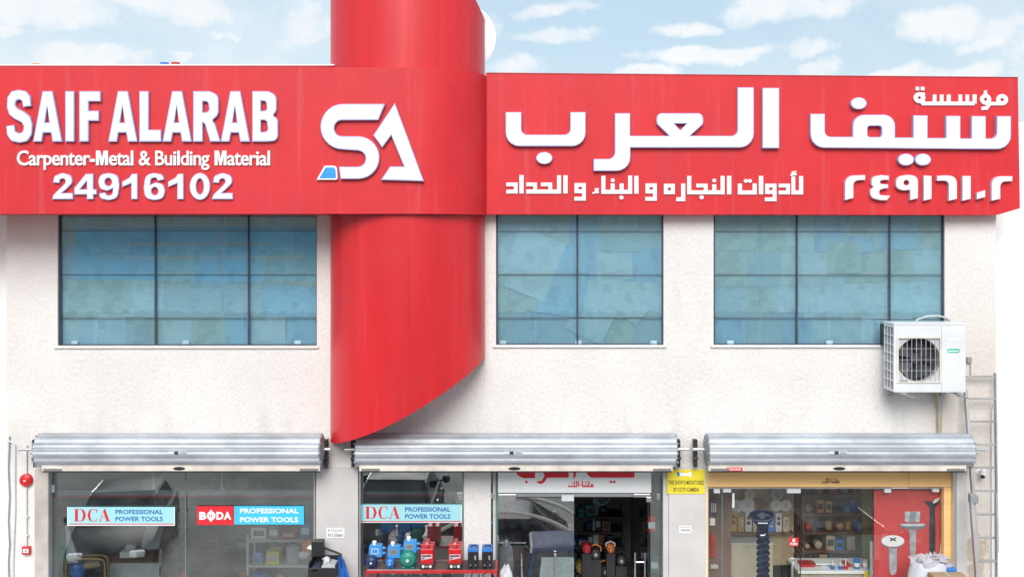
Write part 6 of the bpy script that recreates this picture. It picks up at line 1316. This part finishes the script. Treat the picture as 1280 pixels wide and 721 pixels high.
    if shade: quad_in(B_[1], B_[2], T_[2], T_[1], .13, .87, .2, .8, 'sunshade', mat('sunshade_foil', (.50, .62, .58), .5, var=.1), .02)
    m_ = MB(); m_.box(H - .02, H + .03, -.36, .36, .40, .55); bld(m_, 'grille', M_black, bevel=.01); m_ = MB(); m_.box(-H - .03, -H + .02, -.26, .26, .55, .67); bld(m_, 'number_plate', M_vwhite)
    return t
M_archt = mat('cream_trim', (.85, .82, .74), .5, var=.02)
sy_ = lambda g: -1 if g == 0 else 1
M_roofd = mat('car_roof_dark_reflection', (.085, .09, .10), .5, var=.05, spec=.3)  # silver car's roof and cabin: dark reflection put into the colour
M_cnavy = mat('car_navy', (.010, .028, .15), .35, var=.05, spec=.35); M_csil = mat('car_silver', (.30, .295, .28), .45, var=.04, spec=.35); M_cdark = mat('car_charcoal', (.02, .022, .026), .45, var=.05, spec=.3); M_cwh = mat('car_white', (.75, .74, .70), .35, var=.03, coat=.5)
car(1.02, -3.95, 90, M_cnavy, 'navy hatchback with a sunshade, mirrored in the closed glass door leaf', Wd=.92, L=3.6, hatch=True, shade=True, fdx=.95, rdx=2.15, roof=mat('navy_roof', (.012, .03, .12), .55, var=.05, spec=.15))
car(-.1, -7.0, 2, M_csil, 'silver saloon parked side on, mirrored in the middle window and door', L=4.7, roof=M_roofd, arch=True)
car(-2.6, -10.4, -90, M_cdark, 'charcoal saloon with red tail lights, mirrored in the middle window', L=4.5)
car(6.1, -5.6, 90, M_cdark, 'charcoal hatchback with a sunshade, mirrored in the right shopfront', L=3.9, hatch=True, shade=True)
car(-8.0, -8.6, 80, M_cdark, 'charcoal saloon mirrored at the far left of the left window', L=4.4)
M_beige = mat('beige_render', (.50, .43, .34), .9, var=.08, bump=.1); M_corr = mat('corrugated_sheet', (.60, .60, .58), .5, .2, var=.15)
ob = thing('opposite_building', 'beige flat roofed building across the street with blue fascia and tin canopy', 'building', (0, -30, ZS))
m_ = MB(); wall_grid(m_, -30, 30, ZS, 7.4, -30.3, -30, [(-24 + 6 * i, -21 + 6 * i, -.9, 2.0) for i in range(9)] ); m_.box(-30, 30, -40, -30.3, ZS + 8.2, 7.4); m_.box(-30, 30, -40, -31.2, ZS, ZS + 8.2); m_.build('wall', M_beige, ob)
for i in range(9): m_ = MB(); m_.box(-24 + 6 * i, -21 + 6 * i, -30.2, -30.15, -.9, 2.0); m_.build('shutter_door', (M_greyp, M_bluep, M_lgrey)[i % 3], ob)
m_ = MB(); m_.box(-18, -7, -29.98, -29.8, 3.6, 5.8); m_.build('fascia', mat('blue_fascia', (.05, .42, .62), .5), ob)
m_ = MB(); m_.box(-17, -8.5, -29.79, -29.77, 4.5, 4.66); m_.box(-16, -10, -29.79, -29.77, 5.1, 5.2); m_.build('fascia_stripe', M_cream, ob)
for a, b, c, d in ((-2, 3, 4.0, 6.0), (6, 10, 3.4, 5.6), (12, 19, 3.8, 4.6)): m_ = MB(); m_.box(a, b, -29.98, -29.8, c, d); m_.build('fascia', (M_cream, M_lgrey, M_teal)[int(a) % 3], ob)
vs = []; m_ = MB(); n_ = 120
for q in range(n_ + 1):
    xx = -22 + 40 * q / n_; dz = .05 * math.cos(q * math.pi)
    vs += [(xx, -29.7, 3.3 + dz), (xx, -26.4, 2.6 + dz), (xx, -29.7, 3.28 + dz), (xx, -26.4, 2.58 + dz)]
m_.add(vs, [f for q in range(n_) for f in ((q * 4, q * 4 + 4, q * 4 + 5, q * 4 + 1), (q * 4 + 2, q * 4 + 3, q * 4 + 7, q * 4 + 6), (q * 4 + 1, q * 4 + 5, q * 4 + 7, q * 4 + 3))]); m_.build('canopy_sheet', M_corr, ob)
for q in range(8): m_ = MB(); m_.cyl((-21.5 + q * 5.6, -26.6, ZS), (-21.5 + q * 5.6, -26.6, 2.6), .05, n=8); m_.build('canopy_post', M_lgrey, ob)
for i, xx in enumerate((-10.5, -1.5, 9.0)):
    lamp = thing('utility_pole', ('grey street pole opposite the left window', 'grey street pole opposite the red column', 'grey street pole opposite the right window')[i], 'pole', (xx, -24.5, ZS), 'poles across the street'); m_ = MB(); m_.cyl((xx, -24.5, ZS), (xx, -24.5, 7.8), .09, .05, n=10); m_.build('shaft', M_greyp, lamp, smooth=True); m_ = MB(); m_.tube([(xx, -24.5, 7.75), (xx + .3, -24.2, 8.0), (xx + .9, -23.6, 8.05)], .04, 6); m_.build('arm', M_greyp, lamp)

bpy.data.objects.remove(FO); bpy.data.curves.remove(FC)
